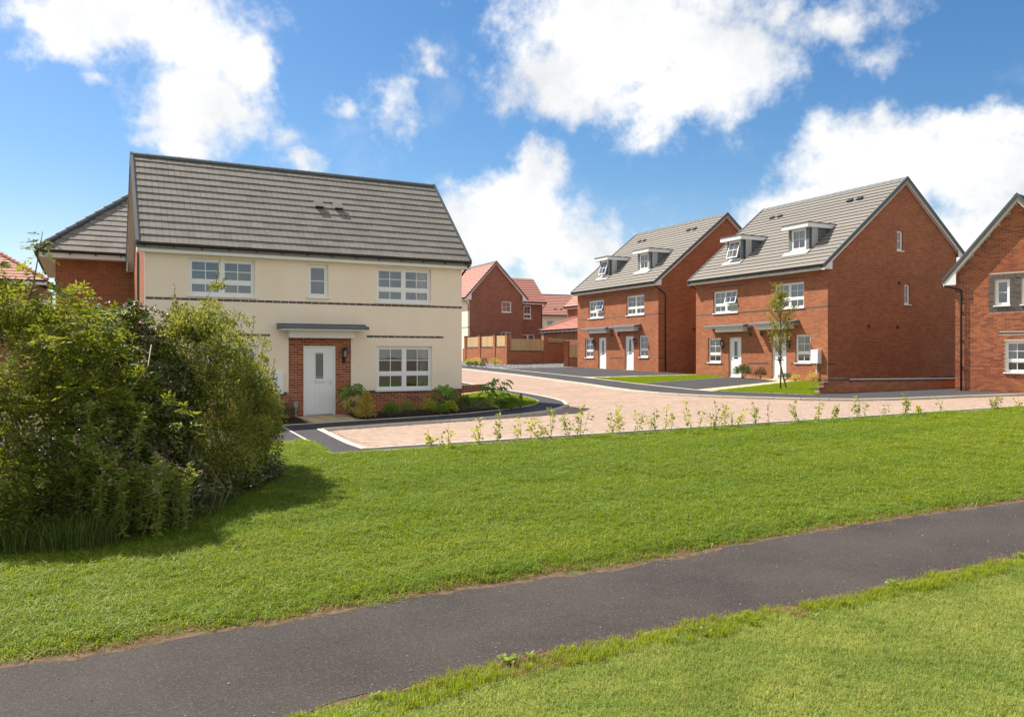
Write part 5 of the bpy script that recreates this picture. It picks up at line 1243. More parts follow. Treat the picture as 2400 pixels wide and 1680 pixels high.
tall_grass('tall_grass', 'uncut tall grass with dry stalks at the foot of the elder', -5.5, 9.3, .95, .55, 3400, .62, 31)
tall_grass('tall_grass', 'uncut grass along the foot of the bramble and hawthorn', -4.45, 11.0, .55, 1.5, 1900, .36, 32)
def undergrowth():
    pts = []
    for (cx, cy, rx, ry, n, h) in ((-4.75, 9.95, .5, .3, 1500, .3), (-5.5, 9.6, .8, .4, 2600, .5), (-4.35, 11.2, .4, 1.1, 2600, .4), (-4.3, 13.2, .45, 1.2, 1800, .35)):
        a = rng.random(n)*6.28; q = np.sqrt(rng.random(n)); x = cx+rx*q*np.cos(a); y = cy+ry*q*np.sin(a); z = -2.394+.01163*x+.0283*y+rng.random(n)**1.5*h; pts.append(np.stack([x, y, z], 1))
    P = np.concatenate(pts); n = len(P); L_ = rng.uniform(.05, .12, n)
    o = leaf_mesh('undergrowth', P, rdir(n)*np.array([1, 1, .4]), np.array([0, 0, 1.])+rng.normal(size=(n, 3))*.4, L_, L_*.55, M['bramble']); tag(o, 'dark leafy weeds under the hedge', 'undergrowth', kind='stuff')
    m = MB()
    for k in range(9):
        b = Vector((-4.05+random.uniform(-.25, .1), 10.7+random.uniform(-.3, .4), 0)); b.z = gz(b.x, b.y); m.tube([b, b+Vector((random.uniform(-.1, .15), random.uniform(-.1, .1), .35)), b+Vector((random.uniform(-.3, .35), random.uniform(-.1, .1), random.uniform(.4, .75)))], .005, 4, .003)
    o = m.build('dead_stalks', M['straw']); tag(o, 'bundle of bare dead stalks at the foot of the hawthorn', 'dead stalks')
undergrowth()

# planting beds
def bush(name, x, y, w, h, label, mat, n=900, L=(.03, .06), wl=.5, shape='dome', group=None, seed=0, up=.3, cat='shrub'):
    z = gz(x, y)+.02; T = empty(name, (x, y, z)); tag(T, label, cat, group); r = np.random.default_rng(seed+99)
    D = unit(r.normal(size=(n, 3))); D[:, 2] = np.abs(D[:, 2])*1.1-.15; D = unit(D); q = (1-.55*r.random(n)**1.5)*lumpy(D, seed, .2, 3.5)
    if shape == 'cone': t = r.random(n); a = r.random(n)*6.28; rad = w/2*(1-t)**1.1*(.25+.85*r.random(n)); P = np.stack([rad*np.cos(a), rad*np.sin(a), h*(.05+.95*t)], 1); D = unit(np.stack([np.cos(a), np.sin(a), .6+0*a], 1))
    else: P = D*np.array([w/2, w/2, h*.62])*q[:, None]+np.array([0, 0, h*.38])
    P[:, 2] = np.maximum(P[:, 2], .02); A = unit(D+r.normal(size=(n, 3))*.5+np.array([0, 0, up])); l = r.uniform(*L, n)
    leaf_mesh('foliage', P, A, np.array([0, 0, 1.])*.6+D*.4+r.normal(size=(n, 3))*.4, l, l*wl, mat, T)
    lines = [[(0, 0, -.02), tuple(P[i]*np.array([.5, .5, .6])), tuple(P[i])] for i in r.integers(0, n, 14)]
    stems_mesh('stems', T, lines, .006, .002, M['twig'], 4); return T
def fatsia_mesh(name, mat, s):
    m = MB(); n = 7
    for k in range(n):
        a = (k-(n-1)/2)*.62; l = s*(1-.09*abs(k-3)); d = (math.sin(a), math.cos(a)); p = (d[1], -d[0]); w = s*.13
        c = (0, 0, 0); e = (d[0]*l, d[1]*l, -.16*l); q0 = (d[0]*l*.55+p[0]*w, d[1]*l*.55+p[1]*w, .02*s); q1 = (d[0]*l*.55-p[0]*w, d[1]*l*.55-p[1]*w, .02*s)
        m.face([c, q0, e]); m.face([c, e, q1])
    return m.mesh(name, mat)
M['fatsia'] = leaf_mat('fatsia_leaf', [(.11, .215, .03), (.16, .29, .04), (.085, .17, .026)], .35, .3, .5)
M['fatsia_pale'] = leaf_mat('pale_fatsia_leaf', [(.42, .38, .11), (.50, .44, .16), (.33, .35, .09)], .35, .4)
def fatsia(x, y, h, w, label, pale=.4, n=26, tiers=None, seed=1, s=.25):
    r = random.Random(seed); z = gz(x, y)+.02; T = empty('fatsia', (x, y, z)); tag(T, label, 'shrub'); g, p = fatsia_mesh('leaf', M['fatsia'], s), fatsia_mesh('leaf', M['fatsia_pale'], s*.95); st = MB()
    for k in range(n):
        t = k/n; a = k*2.4+r.random(); zz = h*(.22+.78*t) if not tiers else h*tiers[k % len(tiers)]+r.uniform(-.03, .03); rad = w*.5*(.35+.65*math.sin(math.pi*min(1, .25+.75*(1-t))))*r.uniform(.6, 1) if not tiers else w*.5*r.uniform(.2, 1)
        c = Vector((rad*math.cos(a), rad*math.sin(a), zz)); st.tube([(0, 0, zz*.75), tuple(c*.6+Vector((0, 0, zz*.42))), tuple(c)], .006, 4)
        put('leaf', p if (zz < h*pale and r.random() < .8) else g, T, c, (r.uniform(-1.0, -.25), r.uniform(-.3, .3), a-1.57))
    st.tube([(0, 0, 0), (0.01, 0, h*.5), (0, 0, h*.85)], .013, 6, .008); st.build('stems', M['twig'], T)
def GPX(x, y): return x, y
M['gold'] = leaf_mat('golden_foliage', [(.46, .38, .08), (.54, .46, .13), (.36, .33, .07)], .4)
M['lime'] = leaf_mat('lime_foliage', [(.28, .32, .045), (.38, .40, .06), (.21, .26, .04)], .45)
M['mid'] = leaf_mat('mid_green_foliage', [(.13, .22, .042), (.18, .28, .055), (.095, .17, .036)], .4)
M['deep'] = leaf_mat('deep_green_foliage', [(.05, .085, .028), (.075, .115, .034), (.11, .14, .045)], .3)
M['blue'] = leaf_mat('blue_green_foliage', [(.07, .12, .07), (.095, .15, .09)], .3)
M['bronze'] = leaf_mat('bronze_foliage', [(.14, .085, .035), (.10, .07, .03), (.2, .14, .05)], .35)
fatsia(-4.72, 23.72, .95, .8, 'fatsia with pale yellow lower leaves right of the white front door', .62, 30, seed=2)
bush('golden_shrub', -4.17, 23.0, .58, .72, 'feathery golden cone shaped shrub beside the doorstep paving', M['gold'], 1300, (.07, .17), .14, 'cone', seed=1)
bush('evergreen_shrub', -3.5, 23.3, .5, .42, 'small green shrub just right of the golden one', M['mid'], 900, (.03, .07), .5, seed=2)
bush('round_shrub', -3.05, 23.55, .48, .44, 'neat round mid green shrub against the brick plinth under the window', M['mid'], 1100, (.025, .05), .35, seed=3)
bush('heather', -2.48, 23.85, .5, .46, 'yellow green upright shrub in the middle of the front bed', M['lime'], 900, (.03, .07), .3, seed=4, up=.8)
bush('evergreen_shrub', -2.12, 23.75, .42, .32, 'low green shrub between the two yellow green ones', M['mid'], 700, (.03, .06), .4, seed=5)
bush('variegated_shrub', -1.86, 23.98, .42, .36, 'bright lime variegated shrub below the green fatsia at the house corner', M['lime'], 420, (.05, .09), .6, seed=6)
fatsia(-2.05, 24.75, .80, .80, 'all green fatsia at the right corner of the cream house', 0.0, 26, seed=5)
bush('grassy_shrub', -1.45, 24.5, .38, .46, 'thin grassy shrub in front of the corner of the brick plinth', M['deep'], 420, (.08, .18), .12, seed=7, up=1.2)
bush('dome_shrub', -1.02, 24.85, .44, .34, 'blue green domed shrub just past the house corner', M['blue'], 900, (.02, .04), .4, seed=8)
fatsia(-.75, 25.05, .86, .56, 'two tiered fatsia with pale leaves at its foot beside the corner lawn', .4, 20, (.95, .80, .62, .42, .3, .2), seed=8, s=.23)
fatsia(-.35, 25.3, .92, .62, 'tallest tiered fatsia beside the corner lawn', .2, 18, (.98, .88, .75, .5, .3, .2), seed=11, s=.23)
bush('spiky_shrub', -.02, 25.35, .55, .3, 'low spiky green plant at the narrow end of the bed', M['mid'], 420, (.12, .24), .12, seed=9, up=.6)
bush('bronze_shrub', .28, 25.75, .26, .42, 'thin bronze shrub last in the bed before the kerb', M['bronze'], 260, (.04, .08), .3, 'cone', seed=10)
bush('leafy_shrub', -6.75, 22.25, .72, .62, 'bright green leafy shrub left of the front door behind the hawthorn', M['mid'], 800, (.06, .12), .45, seed=12)
bush('evergreen_shrub', -6.35, 22.75, .5, .45, 'darker small shrub below the grey pipe left of the front door', M['deep'], 700, (.03, .06), .45, seed=13)
bush('spiky_shrub', 11.62, 40.55, .85, .62, 'spiky dark green shrub beside the left door of the nearer pair', M['deep'], 900, (.08, .2), .16, seed=14, up=.5)
bush('lavender', 12.98, 38.2, .7, .32, 'grey green lavender mound under the right window of the nearer pair', M['blue'], 800, (.06, .12), .15, seed=15, up=.8)
bush('golden_shrub', 13.25, 37.6, .42, .32, 'small golden shrub next to the lavender mound', M['gold'], 500, (.03, .06), .5, seed=16)
bush('golden_shrub', 13.82, 37.0, .55, .42, 'golden yellow shrub below the white meter box of the nearer pair', M['gold'], 800, (.03, .06), .5, seed=17)
bush('bronze_shrub', 12.25, 39.7, .4, .42, 'low brown leaved plant between the two doors of the nearer pair', M['bronze'], 160, (.15, .3), .16, seed=18, up=.9)
for i, (x, y, w, h, mt, lb) in enumerate(((-3.3, 60.6, .8, .5, 'lime', 'lime green plant on the gravel close to the cream house corner'), (-2.75, 61.2, .9, .6, 'gold', 'largest golden plant on the gravel against the sunlit garden wall'), (-2.1, 61.0, .5, .55, 'bronze', 'reddish upright plant on the gravel next to the golden one'), (-1.25, 60.4, .9, .55, 'lime', 'yellow green grassy plant on the gravel nearest the wall corner'), (-3.1, 58.8, .45, .35, 'deep', 'first small dark plant at the front of the gravel by the pavement'), (-2.65, 58.2, .45, .35, 'deep', 'second small dark plant at the front of the gravel'), (-2.1, 57.4, .4, .3, 'deep', 'small dark plant at the front of the gravel nearest the driveway'))):
    bush('gravel_plant', x, y, w, h, lb, M[mt], 260, (.06, .14), .3, seed=30+i, group='plants on the gravel bed', cat='plant')

# young staked tree
def young_tree():
    x, y = 10.89, 32.65; z = gz(x, y); T = empty('young_tree', (x, y, z)); tag(T, 'slender young tree with sparse leaves on the lawn of the nearer pair', 'tree')
    r = np.random.default_rng(4); tr = MB(); tr.tube([(0, 0, -.05), (.02, 0, 1.0), (-.01, 0, 2.2), (.03, .02, 3.4), (.0, 0, 4.3)], .036, 8, .008); tr.build('trunk', M['bark'], T, smooth=True)
    lines, P, A = [], [], []
    for k in range(60):
        t = r.uniform(1.35, 4.0); a = r.random()*6.28; l = .95*(1-abs(t-2.2)/2.6)*r.uniform(.6, 1.1); b = np.array([0, 0, t]); e = b+np.array([math.cos(a)*l*.75, math.sin(a)*l*.75, l*1.05]); mid = (b+e)/2+np.array([math.cos(a), math.sin(a), -.3])*.06; lines.append([b, mid, e])
        n = 40; tt = r.uniform(.3, 1.05, n)[:, None]; P.append(b+(e-b)*tt+r.normal(size=(n, 3))*.05); A.append(r.normal(size=(n, 3))+np.array([0, 0, .2]))
    n = 60; tt = r.uniform(2.6, 4.4, n); P.append(np.stack([r.normal(size=n)*.06, r.normal(size=n)*.06, tt], 1)); A.append(r.normal(size=(n, 3)))
    stems_mesh('branches', T, lines, .009, .003, M['bark'], 5); P = np.concatenate(P); A = unit(np.concatenate(A)); l = r.uniform(.06, .10, len(P)); leaf_mesh('crown', P, A, np.array([0, 0, .6])+r.normal(size=(len(P), 3))*.6, l, l*.55, M['treeleaf'], T)
    S = empty('tree_stake', (x+.35, y+.25, gz(x+.35, y+.25))); tag(S, 'leaning timber stake tied to the young tree', 'stake'); m = MB(); m.tube([(0, 0, -.1), (-.42, -.22, 1.32)], .035, 8); m.build('post', M['stake'], S); m = MB(); m.box(-.45, -.28, 1.16, -.22, -.24, 1.2); m.box(-.45, -.17, 1.16, -.22, -.13, 1.2); m.build('tie', M['black'], S)
M['treeleaf'] = leaf_mat('young_tree_leaf', [(.17, .21, .03), (.23, .26, .036), (.30, .23, .05), (.13, .17, .03)], .45)
young_tree()

# young hedge plants along the lawn edge
M['sap'] = leaf_mat('sapling_leaf', [(.34, .38, .04), (.44, .44, .06), (.25, .30, .04), (.50, .46, .09)], .5)
M['sap_green'] = leaf_mat('green_sapling_leaf', [(.18, .25, .035), (.25, .30, .045), (.32, .33, .06)], .45)
M['sap_red'] = leaf_mat('red_sapling_leaf', [(.20, .06, .035), (.26, .09, .05)], .3)
ORD = ['first', 'second', 'third', 'fourth', 'fifth', 'sixth', 'seventh', 'eighth', 'ninth', 'tenth', 'eleventh', 'twelfth', 'thirteenth', 'fourteenth', 'fifteenth', 'sixteenth', 'seventeenth', 'eighteenth', 'nineteenth', 'twentieth', 'twenty-first', 'twenty-second', 'twenty-third', 'twenty-fourth', 'twenty-fifth', 'twenty-sixth', 'twenty-seventh', 'twenty-eighth', 'twenty-ninth', 'thirtieth', 'thirty-first', 'thirty-second', 'thirty-third', 'thirty-fourth', 'thirty-fifth', 'thirty-sixth']
DESC = {'y': 'yellow leaved hedge sapling', 'g': 'green leaved hedge sapling', 'r': 'red leaved bare hedge sapling', 'c': 'hedge sapling with a thin bare cane', 't': 'thin wispy hedge sapling', 'b': 'bushy many stemmed hedge sapling'}
def sapling(i, x, y, h, kind, lean):
    z = gz(x, y); T = empty('hedge_sapling', (x, y, z)); tag(T, '%s, %s from the left along the lawn edge' % (DESC[kind], ORD[i]), 'sapling', 'young hedge plants along the lawn edge'); r = np.random.default_rng(200+i)
    ns = {'b': 5, 'y': 2, 'g': 3, 't': 2, 'c': 2, 'r': 1}[kind]; nl = {'b': 17, 'y': 30, 'g': 21, 't': 10, 'c': 18, 'r': 11}[kind]; lines, P, A = [], [], []
    for k in range(ns):
        hh = h*(1 if k == 0 else r.uniform(.55, .9)); dx = lean*h+(0 if k == 0 else r.normal()*h*.22); b = np.array([r.normal()*.012, r.normal()*.012, -.02]); e = np.array([dx, r.normal()*h*.1, hh]); mid = (b+e)/2+r.normal(size=3)*.02; lines.append([b, mid, e])
        top = .62 if (kind == 'c' and k == 0) else 1.0; t = r.beta(2.0, 1.2, nl)[:, None]*top; t = np.clip(t, .15, 1); q = b*(1-t)**2+2*mid*t*(1-t)+e*t**2; sp = r.normal(size=(nl, 3))*np.array([.035, .035, .02])*(1.5 if kind in 'yb' else 1); P.append(q+sp*.6); A.append(sp*20+np.array([0, 0, .25]))
    stems_mesh('stem', T, lines, .006, .0025, M['twig'], 4); P = np.concatenate(P); A = unit(np.concatenate(A)+r.normal(size=(len(P), 3))*.3); l = r.uniform(.055, .10, len(P))
    leaf_mesh('foliage', P, A, np.array([0, -.25, .8])+r.normal(size=(len(P), 3))*.5, l, l*.62, {'r': M['sap_red'], 'g': M['sap_green'], 'b': M['sap_green'], 't': M['sap_green']}.get(kind, M['sap']), T)
SAP = [(-1.67, 17.02, 0.30, 'y', -0.3), (-1.51, 17.07, 0.31, 't', 0.1), (-1.33, 16.8, 0.61, 'c', 0), (-0.7, 17.39, 0.55, 'y', -0.05), (-0.31, 17.7, 0.68, 'g', 0.05), (0.21, 17.94, 0.47, 'y', -0.1), (0.41, 17.99, 0.51, 'y', 0.05), (0.59, 18.05, 0.30, 'y', 0.35), (0.88, 18.17, 0.71, 'g', -0.05), (1.31, 18.35, 0.56, 'g', -0.25), (1.57, 18.4, 0.71, 'b', 0.0), (2.27, 18.8, 0.52, 'g', 0.1), (2.51, 18.86, 0.63, 'y', 0), (2.96, 18.98, 0.59, 'y', -0.1), (3.42, 19.27, 0.63, 'g', 0.0), (3.68, 19.41, 0.61, 'y', 0.1), (3.86, 19.48, 0.46, 't', 0), (4.39, 19.6, 0.69, 'y', -0.3), (4.59, 19.84, 0.45, 't', 0.3), (4.87, 19.38, 0.64, 'b', 0.05), (5.28, 19.96, 0.59, 'y', 0.02), (5.48, 20.03, 0.41, 't', -0.1), (5.64, 20.1, 0.39, 'y', 0.5), (6.16, 20.33, 0.57, 'g', -0.12), (6.52, 20.39, 0.62, 'r', -0.03), (7.35, 20.69, 0.54, 'g', -0.2), (7.92, 20.83, 0.67, 'c', 0), (8.5, 21.38, 0.44, 'g', 0.3), (9.33, 21.72, 0.66, 'g', -0.08), (9.62, 21.91, 0.43, 't', 0), (10.1, 21.97, 0.33, 't', 0.2), (10.85, 22.22, 0.59, 'b', 0.1), (11.42, 22.63, 0.25, 'y', -0.1), (12.09, 22.67, 0.49, 't', -0.25), (14.19, 23.56, 0.42, 'b', 0.05), (15.12, 23.98, 0.33, 'c', -0.05)]
for i, q in enumerate(SAP): sapling(i, *q)

# broad-leaved weeds in the verge
def dock(x, y, n, s, label, seed):
    r = random.Random(seed); T = empty('broadleaf_weed', (x, y, gz(x, y))); tag(T, label, 'weed', 'broad leaved weeds along the path edge')
    m = MB(); prof = [(0, .04), (.2, .30), (.45, .42), (.7, .34), (.9, .14), (1, 0)]
    for (t0, w0), (t1, w1) in zip(prof, prof[1:]):
        f = lambda t, w, sg: (sg*w*s*.5, t*s, s*(.42*math.sin(t*2.3)+.10*w)+.006*math.sin(t*19*sg))
        for sg in (-1, 1): m.face([(0, t0*s, s*.42*math.sin(t0*2.3)), f(t0, w0, sg), f(t1, w1, sg), (0, t1*s, s*.42*math.sin(t1*2.3))])
    me = m.mesh('leaf', M['dock'])
    for k in range(n): put('leaf', me, T, (r.uniform(-.02, .02), r.uniform(-.02, .02), .01), (r.uniform(-.25, .45), r.uniform(-.4, .4), k*6.28/n+r.random()), (q := r.uniform(.6, 1.1), q, q))
M['dock'] = leaf_mat('dock_leaf', [(.18, .25, .05), (.25, .31, .07), (.14, .21, .045)], .45, .4)
for i, (x, y, n, s, lb) in enumerate([(-0.03, 5.83, 8, 0.085, 'largest broad leaved weed on the path edge near the bottom centre'), (0.13, 5.91, 5, 0.07, 'small upright weed just right of the largest one'), (-0.91, 5.28, 5, 0.065, 'small weed on the path edge nearest the bottom left end of the verge'), (1.53, 6.33, 7, 0.075, 'broad weed sprawled in the verge below the bend of the path'), (1.98, 6.54, 7, 0.07, 'low weed in the verge right of the path bend'), (2.9, 6.97, 7, 0.08, 'broad weed in the verge under the straight part of the path'), (3.55, 7.44, 9, 0.105, 'bright leafy weed standing against the path on the right'), (5.27, 8.33, 7, 0.09, 'leafy weed at the right edge of the picture by the path'), (2.48, 6.67, 6, 0.08, 'flat weed between the two broad weeds of the right verge')]): dock(x, y, n, s, lb, 50+i)

# ------------------------------------------------------------------ grass
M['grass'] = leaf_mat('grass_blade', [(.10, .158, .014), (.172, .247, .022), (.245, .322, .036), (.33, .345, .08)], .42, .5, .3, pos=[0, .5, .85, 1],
                      patch=(.75, [(.84, .90, .85), (1.0, 1.0, 1.0), (1.22, 1.10, 1.1)], [.34, .5, .66], 1))  # patchy grass tone, stretched into painted bands of soft light
M['grass_pale'] = leaf_mat('verge_grass_blade', [(.18, .225, .04), (.29, .35, .08), (.39, .44, .13), (.49, .49, .20)], .42, .5, .3, pos=[0, .5, .85, 1],
                      patch=(1.6, [(.74, .82, .72), (1.0, 1.0, 1.0), (1.2, 1.12, 1.2)], [.34, .5, .68]))
M['grass_lush'] = leaf_mat('edge_grass_blade', [(.14, .20, .02), (.23, .29, .03), (.33, .35, .05)], .5, .5, .3)
M['grass_dry'] = leaf_mat('dry_grass_blade', [(.30, .20, .085), (.36, .25, .12), (.24, .17, .07), (.2, .19, .05)], .3, .7, .2)
def tuft(name, n, h, rad, lean, mat, seed, w=.0036):
    r = np.random.default_rng(seed); m = MB(); rn = []
    for k in range(n):
        a = r.random()*6.28; q = rad*math.sqrt(r.random()); x, y = q*math.cos(a), q*math.sin(a); hh = h*r.uniform(.55, 1.15); d = r.normal(size=2); d /= np.linalg.norm(d)+1e-6; b = hh*lean*r.uniform(.2, 1.3); s = (-d[1]*w*.5, d[0]*w*.5)
        x1, y1, z1 = x+d[0]*b*.3, y+d[1]*b*.3, hh*.6; x2, y2, z2 = x+d[0]*b, y+d[1]*b, hh*(1-.25*lean)
        m.face([(x-s[0], y-s[1], -.01), (x+s[0], y+s[1], -.01), (x1+s[0]*.85, y1+s[1]*.85, z1), (x1-s[0]*.85, y1-s[1]*.85, z1)]); m.face([(x1-s[0]*.85, y1-s[1]*.85, z1), (x1+s[0]*.85, y1+s[1]*.85, z1), (x2, y2, z2)]); c = r.random(); rn += [c, c]
    me = m.mesh(name, mat); at = me.attributes.new('rnd', 'FLOAT', 'FACE'); at.data.foreach_set('value', rn); return bpy.data.objects.new(name, me)
def scatter_group(name, coll):
    ng = bpy.data.node_groups.new(name, 'GeometryNodeTree'); ng.interface.new_socket('Geometry', in_out='INPUT', socket_type='NodeSocketGeometry'); ng.interface.new_socket('Geometry', in_out='OUTPUT', socket_type='NodeSocketGeometry')
    N, L = ng.nodes, ng.links; gi, go = N.new('NodeGroupInput'), N.new('NodeGroupOutput'); iop = N.new('GeometryNodeInstanceOnPoints'); ci = N.new('GeometryNodeCollectionInfo')
    ci.inputs['Collection'].default_value = coll; ci.inputs['Separate Children'].default_value = True; ci.inputs['Reset Children'].default_value = True
    def na(nm, t): a = N.new('GeometryNodeInputNamedAttribute'); a.data_type = t; a.inputs['Name'].default_value = nm; return a.outputs['Attribute']
    L.new(gi.outputs[0], iop.inputs['Points']); L.new(ci.outputs[0], iop.inputs['Instance']); iop.inputs['Pick Instance'].default_value = True
    L.new(na('idx', 'INT'), iop.inputs['Instance Index']); L.new(na('rot', 'FLOAT_VECTOR'), iop.inputs['Rotation']); L.new(na('scl', 'FLOAT_VECTOR'), iop.inputs['Scale']); L.new(iop.outputs[0], go.inputs[0]); return ng
def scatter(name, label, pts, idx, scl, protos):
    c = bpy.data.collections.new(name+'_kinds')
    for p in protos: c.objects.link(p)
    order = sorted(range(len(protos)), key=lambda i: protos[i].name); inv = {o: i for i, o in enumerate(order)}; idx = np.array([inv[i] for i in range(len(protos))])[idx]
    n = len(pts); me = bpy.data.meshes.new(name); me.vertices.add(n); me.vertices.foreach_set('co', pts.astype(np.float32).reshape(-1))
    rot = np.zeros((n, 3)); rot[:, 2] = rng.random(n)*6.28; rot[:, 0] = rng.normal(size=n)*.12; rot[:, 1] = rng.normal(size=n)*.12
    for nm, t, d, k in (('rot', 'FLOAT_VECTOR', rot, 'vector'), ('scl', 'FLOAT_VECTOR', scl, 'vector'), ('idx', 'INT', idx, 'value')):
        at = me.attributes.new(nm, t, 'POINT'); at.data.foreach_set(k, np.ascontiguousarray(d).astype(np.int32 if t == 'INT' else np.float32).reshape(-1))
    me.update(); o = put(name, me); tag(o, label, 'grass', kind='stuff'); md = o.modifiers.new('scatter', 'NODES'); md.node_group = scatter_group(name, c); return o
def polys_np(x, y, poly):
    c = np.zeros(len(x), bool); j = len(poly)-1
    for i in range(len(poly)):
        xi, yi = poly[i]; xj, yj = poly[j]; t = (yi > y) != (yj > y); c ^= t & (x < (xj-xi)*(y-yi)/((yj-yi) if yj != yi else 1e-9)+xi); j = i
    return c
def dist_line(x, y, line):
    d = np.full(len(x), 1e9)
    for (x0, y0), (x1, y1) in zip(line, line[1:]):
        L2 = (x1-x0)**2+(y1-y0)**2; t = np.clip(((x-x0)*(x1-x0)+(y-y0)*(y1-y0))/L2, 0, 1); d = np.minimum(d, np.hypot(x-x0-t*(x1-x0), y-y0-t*(y1-y0)))
    return d
def wob(x, y, f, seed):
    r = np.random.default_rng(seed); v = 0
    for k in range(6): a = r.random()*6.28; v = v+np.sin((x*math.cos(a)+y*math.sin(a))*f*(1+.4*k)+r.random()*6.28)/(1+.35*k)
    return v/2.2
def lawns():
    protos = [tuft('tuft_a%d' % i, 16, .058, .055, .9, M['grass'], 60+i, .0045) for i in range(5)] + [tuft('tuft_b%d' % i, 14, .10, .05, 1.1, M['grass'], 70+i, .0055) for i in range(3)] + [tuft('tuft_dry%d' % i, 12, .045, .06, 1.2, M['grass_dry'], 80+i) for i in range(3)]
    n = 520000; x = rng.uniform(-10, 21, n); y = rng.uniform(4.6, 27, n); keep = (np.abs(x) < .70*y+2.2) & (rng.random(n) < np.minimum(1, np.maximum(.22, 8.5/y-.05)))
    x, y = x[keep], y[keep]; poly = TAR_LOW[::-1]+[(-4.68, 18.44), (-14, 13.6), (-14, 2)]+[(p, q) for p, q in PATH_FAR[1:]]
    keep = polys_np(x, y, poly); x, y = x[keep], y[keep]; d = dist_line(x, y, PATH_FAR); e = dist_line(x, y, TAR_LOW)
    edge = .15+.08*wob(x, y, 3.0, 2)+.05*rng.normal(size=len(x)); keep = (d > edge*.75) & (e > .085); x, y, d, edge, e = x[keep], y[keep], d[keep], edge[keep], e[keep]
    n = len(x); idx = rng.integers(0, 5, n); long_ = (wob(x, y, 1.3, 5) > .5) | (rng.random(n) < .14) | ((x < -1.5) & (y < 10) & (rng.random(n) < .5)) | ((y < 12) & (rng.random(n) < .25)); idx[long_] = rng.integers(5, 8, long_.sum())
    dry = (d < edge*1.6+.03) & (rng.random(n) < .75); dry |= rng.random(n) < .018; idx[dry] = rng.integers(8, 11, dry.sum())
    hs = (.8+.25*wob(x, y, 2.2, 9)+.2*rng.random(n))*np.where(d < .35, .45+d*1.5, 1.0); wx = np.clip(.8+y/17, 1.0, 2.2)
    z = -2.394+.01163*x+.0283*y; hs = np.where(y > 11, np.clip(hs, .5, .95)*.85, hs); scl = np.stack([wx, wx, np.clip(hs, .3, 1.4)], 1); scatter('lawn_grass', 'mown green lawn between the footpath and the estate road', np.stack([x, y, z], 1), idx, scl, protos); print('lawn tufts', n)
    protos = [tuft('verge_a%d' % i, 20, .036, .05, .9, M['grass_pale'], 160+i, .003) for i in range(5)] + [tuft('verge_b%d' % i, 14, .085, .035, .6, M['grass_lush'], 170+i) for i in range(4)] + [tuft('verge_dry%d' % i, 12, .05, .05, .9, M['grass_dry'], 180+i, .003) for i in range(3)]
    n = 110000; x = rng.uniform(-3.5, 10, n); y = rng.uniform(2.6, 11, n); keep = (np.abs(x) < .70*y+2.2); x, y = x[keep], y[keep]; poly = [(p, q) for p, q in PATH_NEAR[1:]]+[(20, 1), (-3.5, 1), (-3.5, 4)]
    keep = polys_np(x, y, poly); x, y = x[keep], y[keep]; d = dist_line(x, y, PATH_NEAR); edge = .02+.04*wob(x, y, 5, 12); keep = d > edge; x, y, d = x[keep], y[keep], d[keep]; n = len(x)
    idx = rng.integers(0, 5, n); strip = .30+.10*wob(x, y, 2.5, 14); lush = (d < strip) & (rng.random(n) < .45+.3*wob(x, y, 6, 21)); idx[lush] = rng.integers(5, 9, lush.sum()); dry = ((d < .07) & (rng.random(n) < .6)) | ((d < strip*1.15) & (wob(x, y, 4, 15) > .6) & (rng.random(n) < .6)) | (rng.random(n) < .02); idx[dry] = rng.integers(9, 12, dry.sum())
    hs = .85+.2*wob(x, y, 3, 17)+.2*rng.random(n); z = -2.394+.01163*x+.0283*y; scatter('verge_grass', 'pale mown verge in the near corner with a lush yellow green rim', np.stack([x, y, z], 1), idx, np.stack([hs*0+1.05, hs*0+1.05, np.clip(hs, .4, 1.4)], 1), protos); print('verge tufts', n)
    # the small front lawns across the road
    protos = [tuft('far_a%d' % i, 12, .05, .09, .7, M['grass_far'], 260+i, .007) for i in range(4)]
    P = []
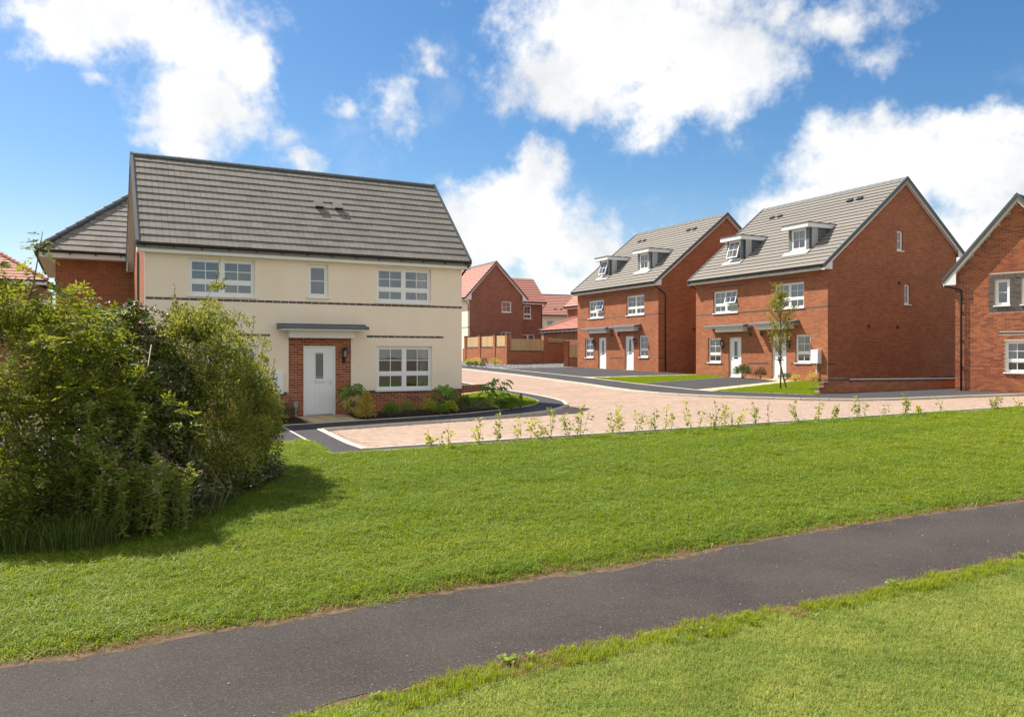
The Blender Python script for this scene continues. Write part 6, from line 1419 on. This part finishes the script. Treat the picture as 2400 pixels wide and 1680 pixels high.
    for poly, m in (([(4.25, 42.3), (10.3, 44.1), (10.9, 42.9), (10.95, 41.35), (5.91, 37.17)], 5200), ([(7.97, 32.04), (13.5, 37.7), (14.25, 36.6), (14.4, 36.4), (11.2, 29.5)], 6000), ([(.09, 25.63), (.73, 26.74), (.95, 27.87), (.85, 28.98), (.39, 30.58), (-.34, 32.66), (-.82, 33.7), (-1.95, 31.68), (-1.7, 26.4), (-1.3, 25.9), (-.3, 25.75)], 4200)):
        q = np.array(poly); x = rng.uniform(q[:, 0].min(), q[:, 0].max(), m*3); y = rng.uniform(q[:, 1].min(), q[:, 1].max(), m*3); k = polys_np(x, y, poly) & (dist_line(x, y, poly+poly[:1]) > .06); P.append(np.stack([x[k], y[k], -2.394+.01163*x[k]+.0283*y[k]+.015], 1)[:m])
    P = np.concatenate(P); n = len(P); scatter('front_lawn_grass', 'bright short grass of the small front lawns across the road', P, rng.integers(0, 4, n), np.stack([np.full(n, 1.2), np.full(n, 1.2), rng.uniform(.7, 1.1, n)], 1), protos)
M['grass_far'] = leaf_mat('front_lawn_blade', [(.15, .215, .012), (.19, .26, .014), (.22, .28, .02)], .45, .5, .3)
lawns()
def litter():
    """grit, crumbs of soil and a few dropped leaves on the footpath"""
    P = PF+PN[::-1]; g, l = MB(), []; rn = []
    while len(rn) < 900:
        x, y = random.uniform(-4.5, 8), random.uniform(4.8, 11.5)
        if not in_poly(x, y, P): continue
        d = float(dist_line(np.array([x]), np.array([y]), PATH_FAR)[0]); d2 = float(dist_line(np.array([x]), np.array([y]), PATH_NEAR)[0])
        if random.random() > (1.0 if min(d, d2) < .18 else .12): continue
        z = gz(x, y)+.011; r = random.uniform(.003, .009)*(1.4 if random.random() < .1 else 1); n = len(g.v); a = random.random()*3
        g.v += [(x+r*math.cos(a+k*1.57), y+r*math.sin(a+k*1.57)*.8, z) for k in range(4)]+[(x, y, z+r*.7)]
        for k in range(4): g.f.append((n+k, n+(k+1) % 4, n+4)); g.m.append(0)
        rn.append(random.random())
    o = g.build('grit', M['grit']); tag(o, 'loose grit and crumbs of soil on the dark footpath', 'grit', kind='stuff')
    at = o.data.attributes.new('rnd', 'FLOAT', 'FACE'); at.data.foreach_set('value', np.repeat(rn, 4))
M['grit'] = piece_mat('path_grit', [(.12, .085, .06), (.22, .19, .16), (.34, .31, .27), (.16, .11, .07)], .9)
litter()
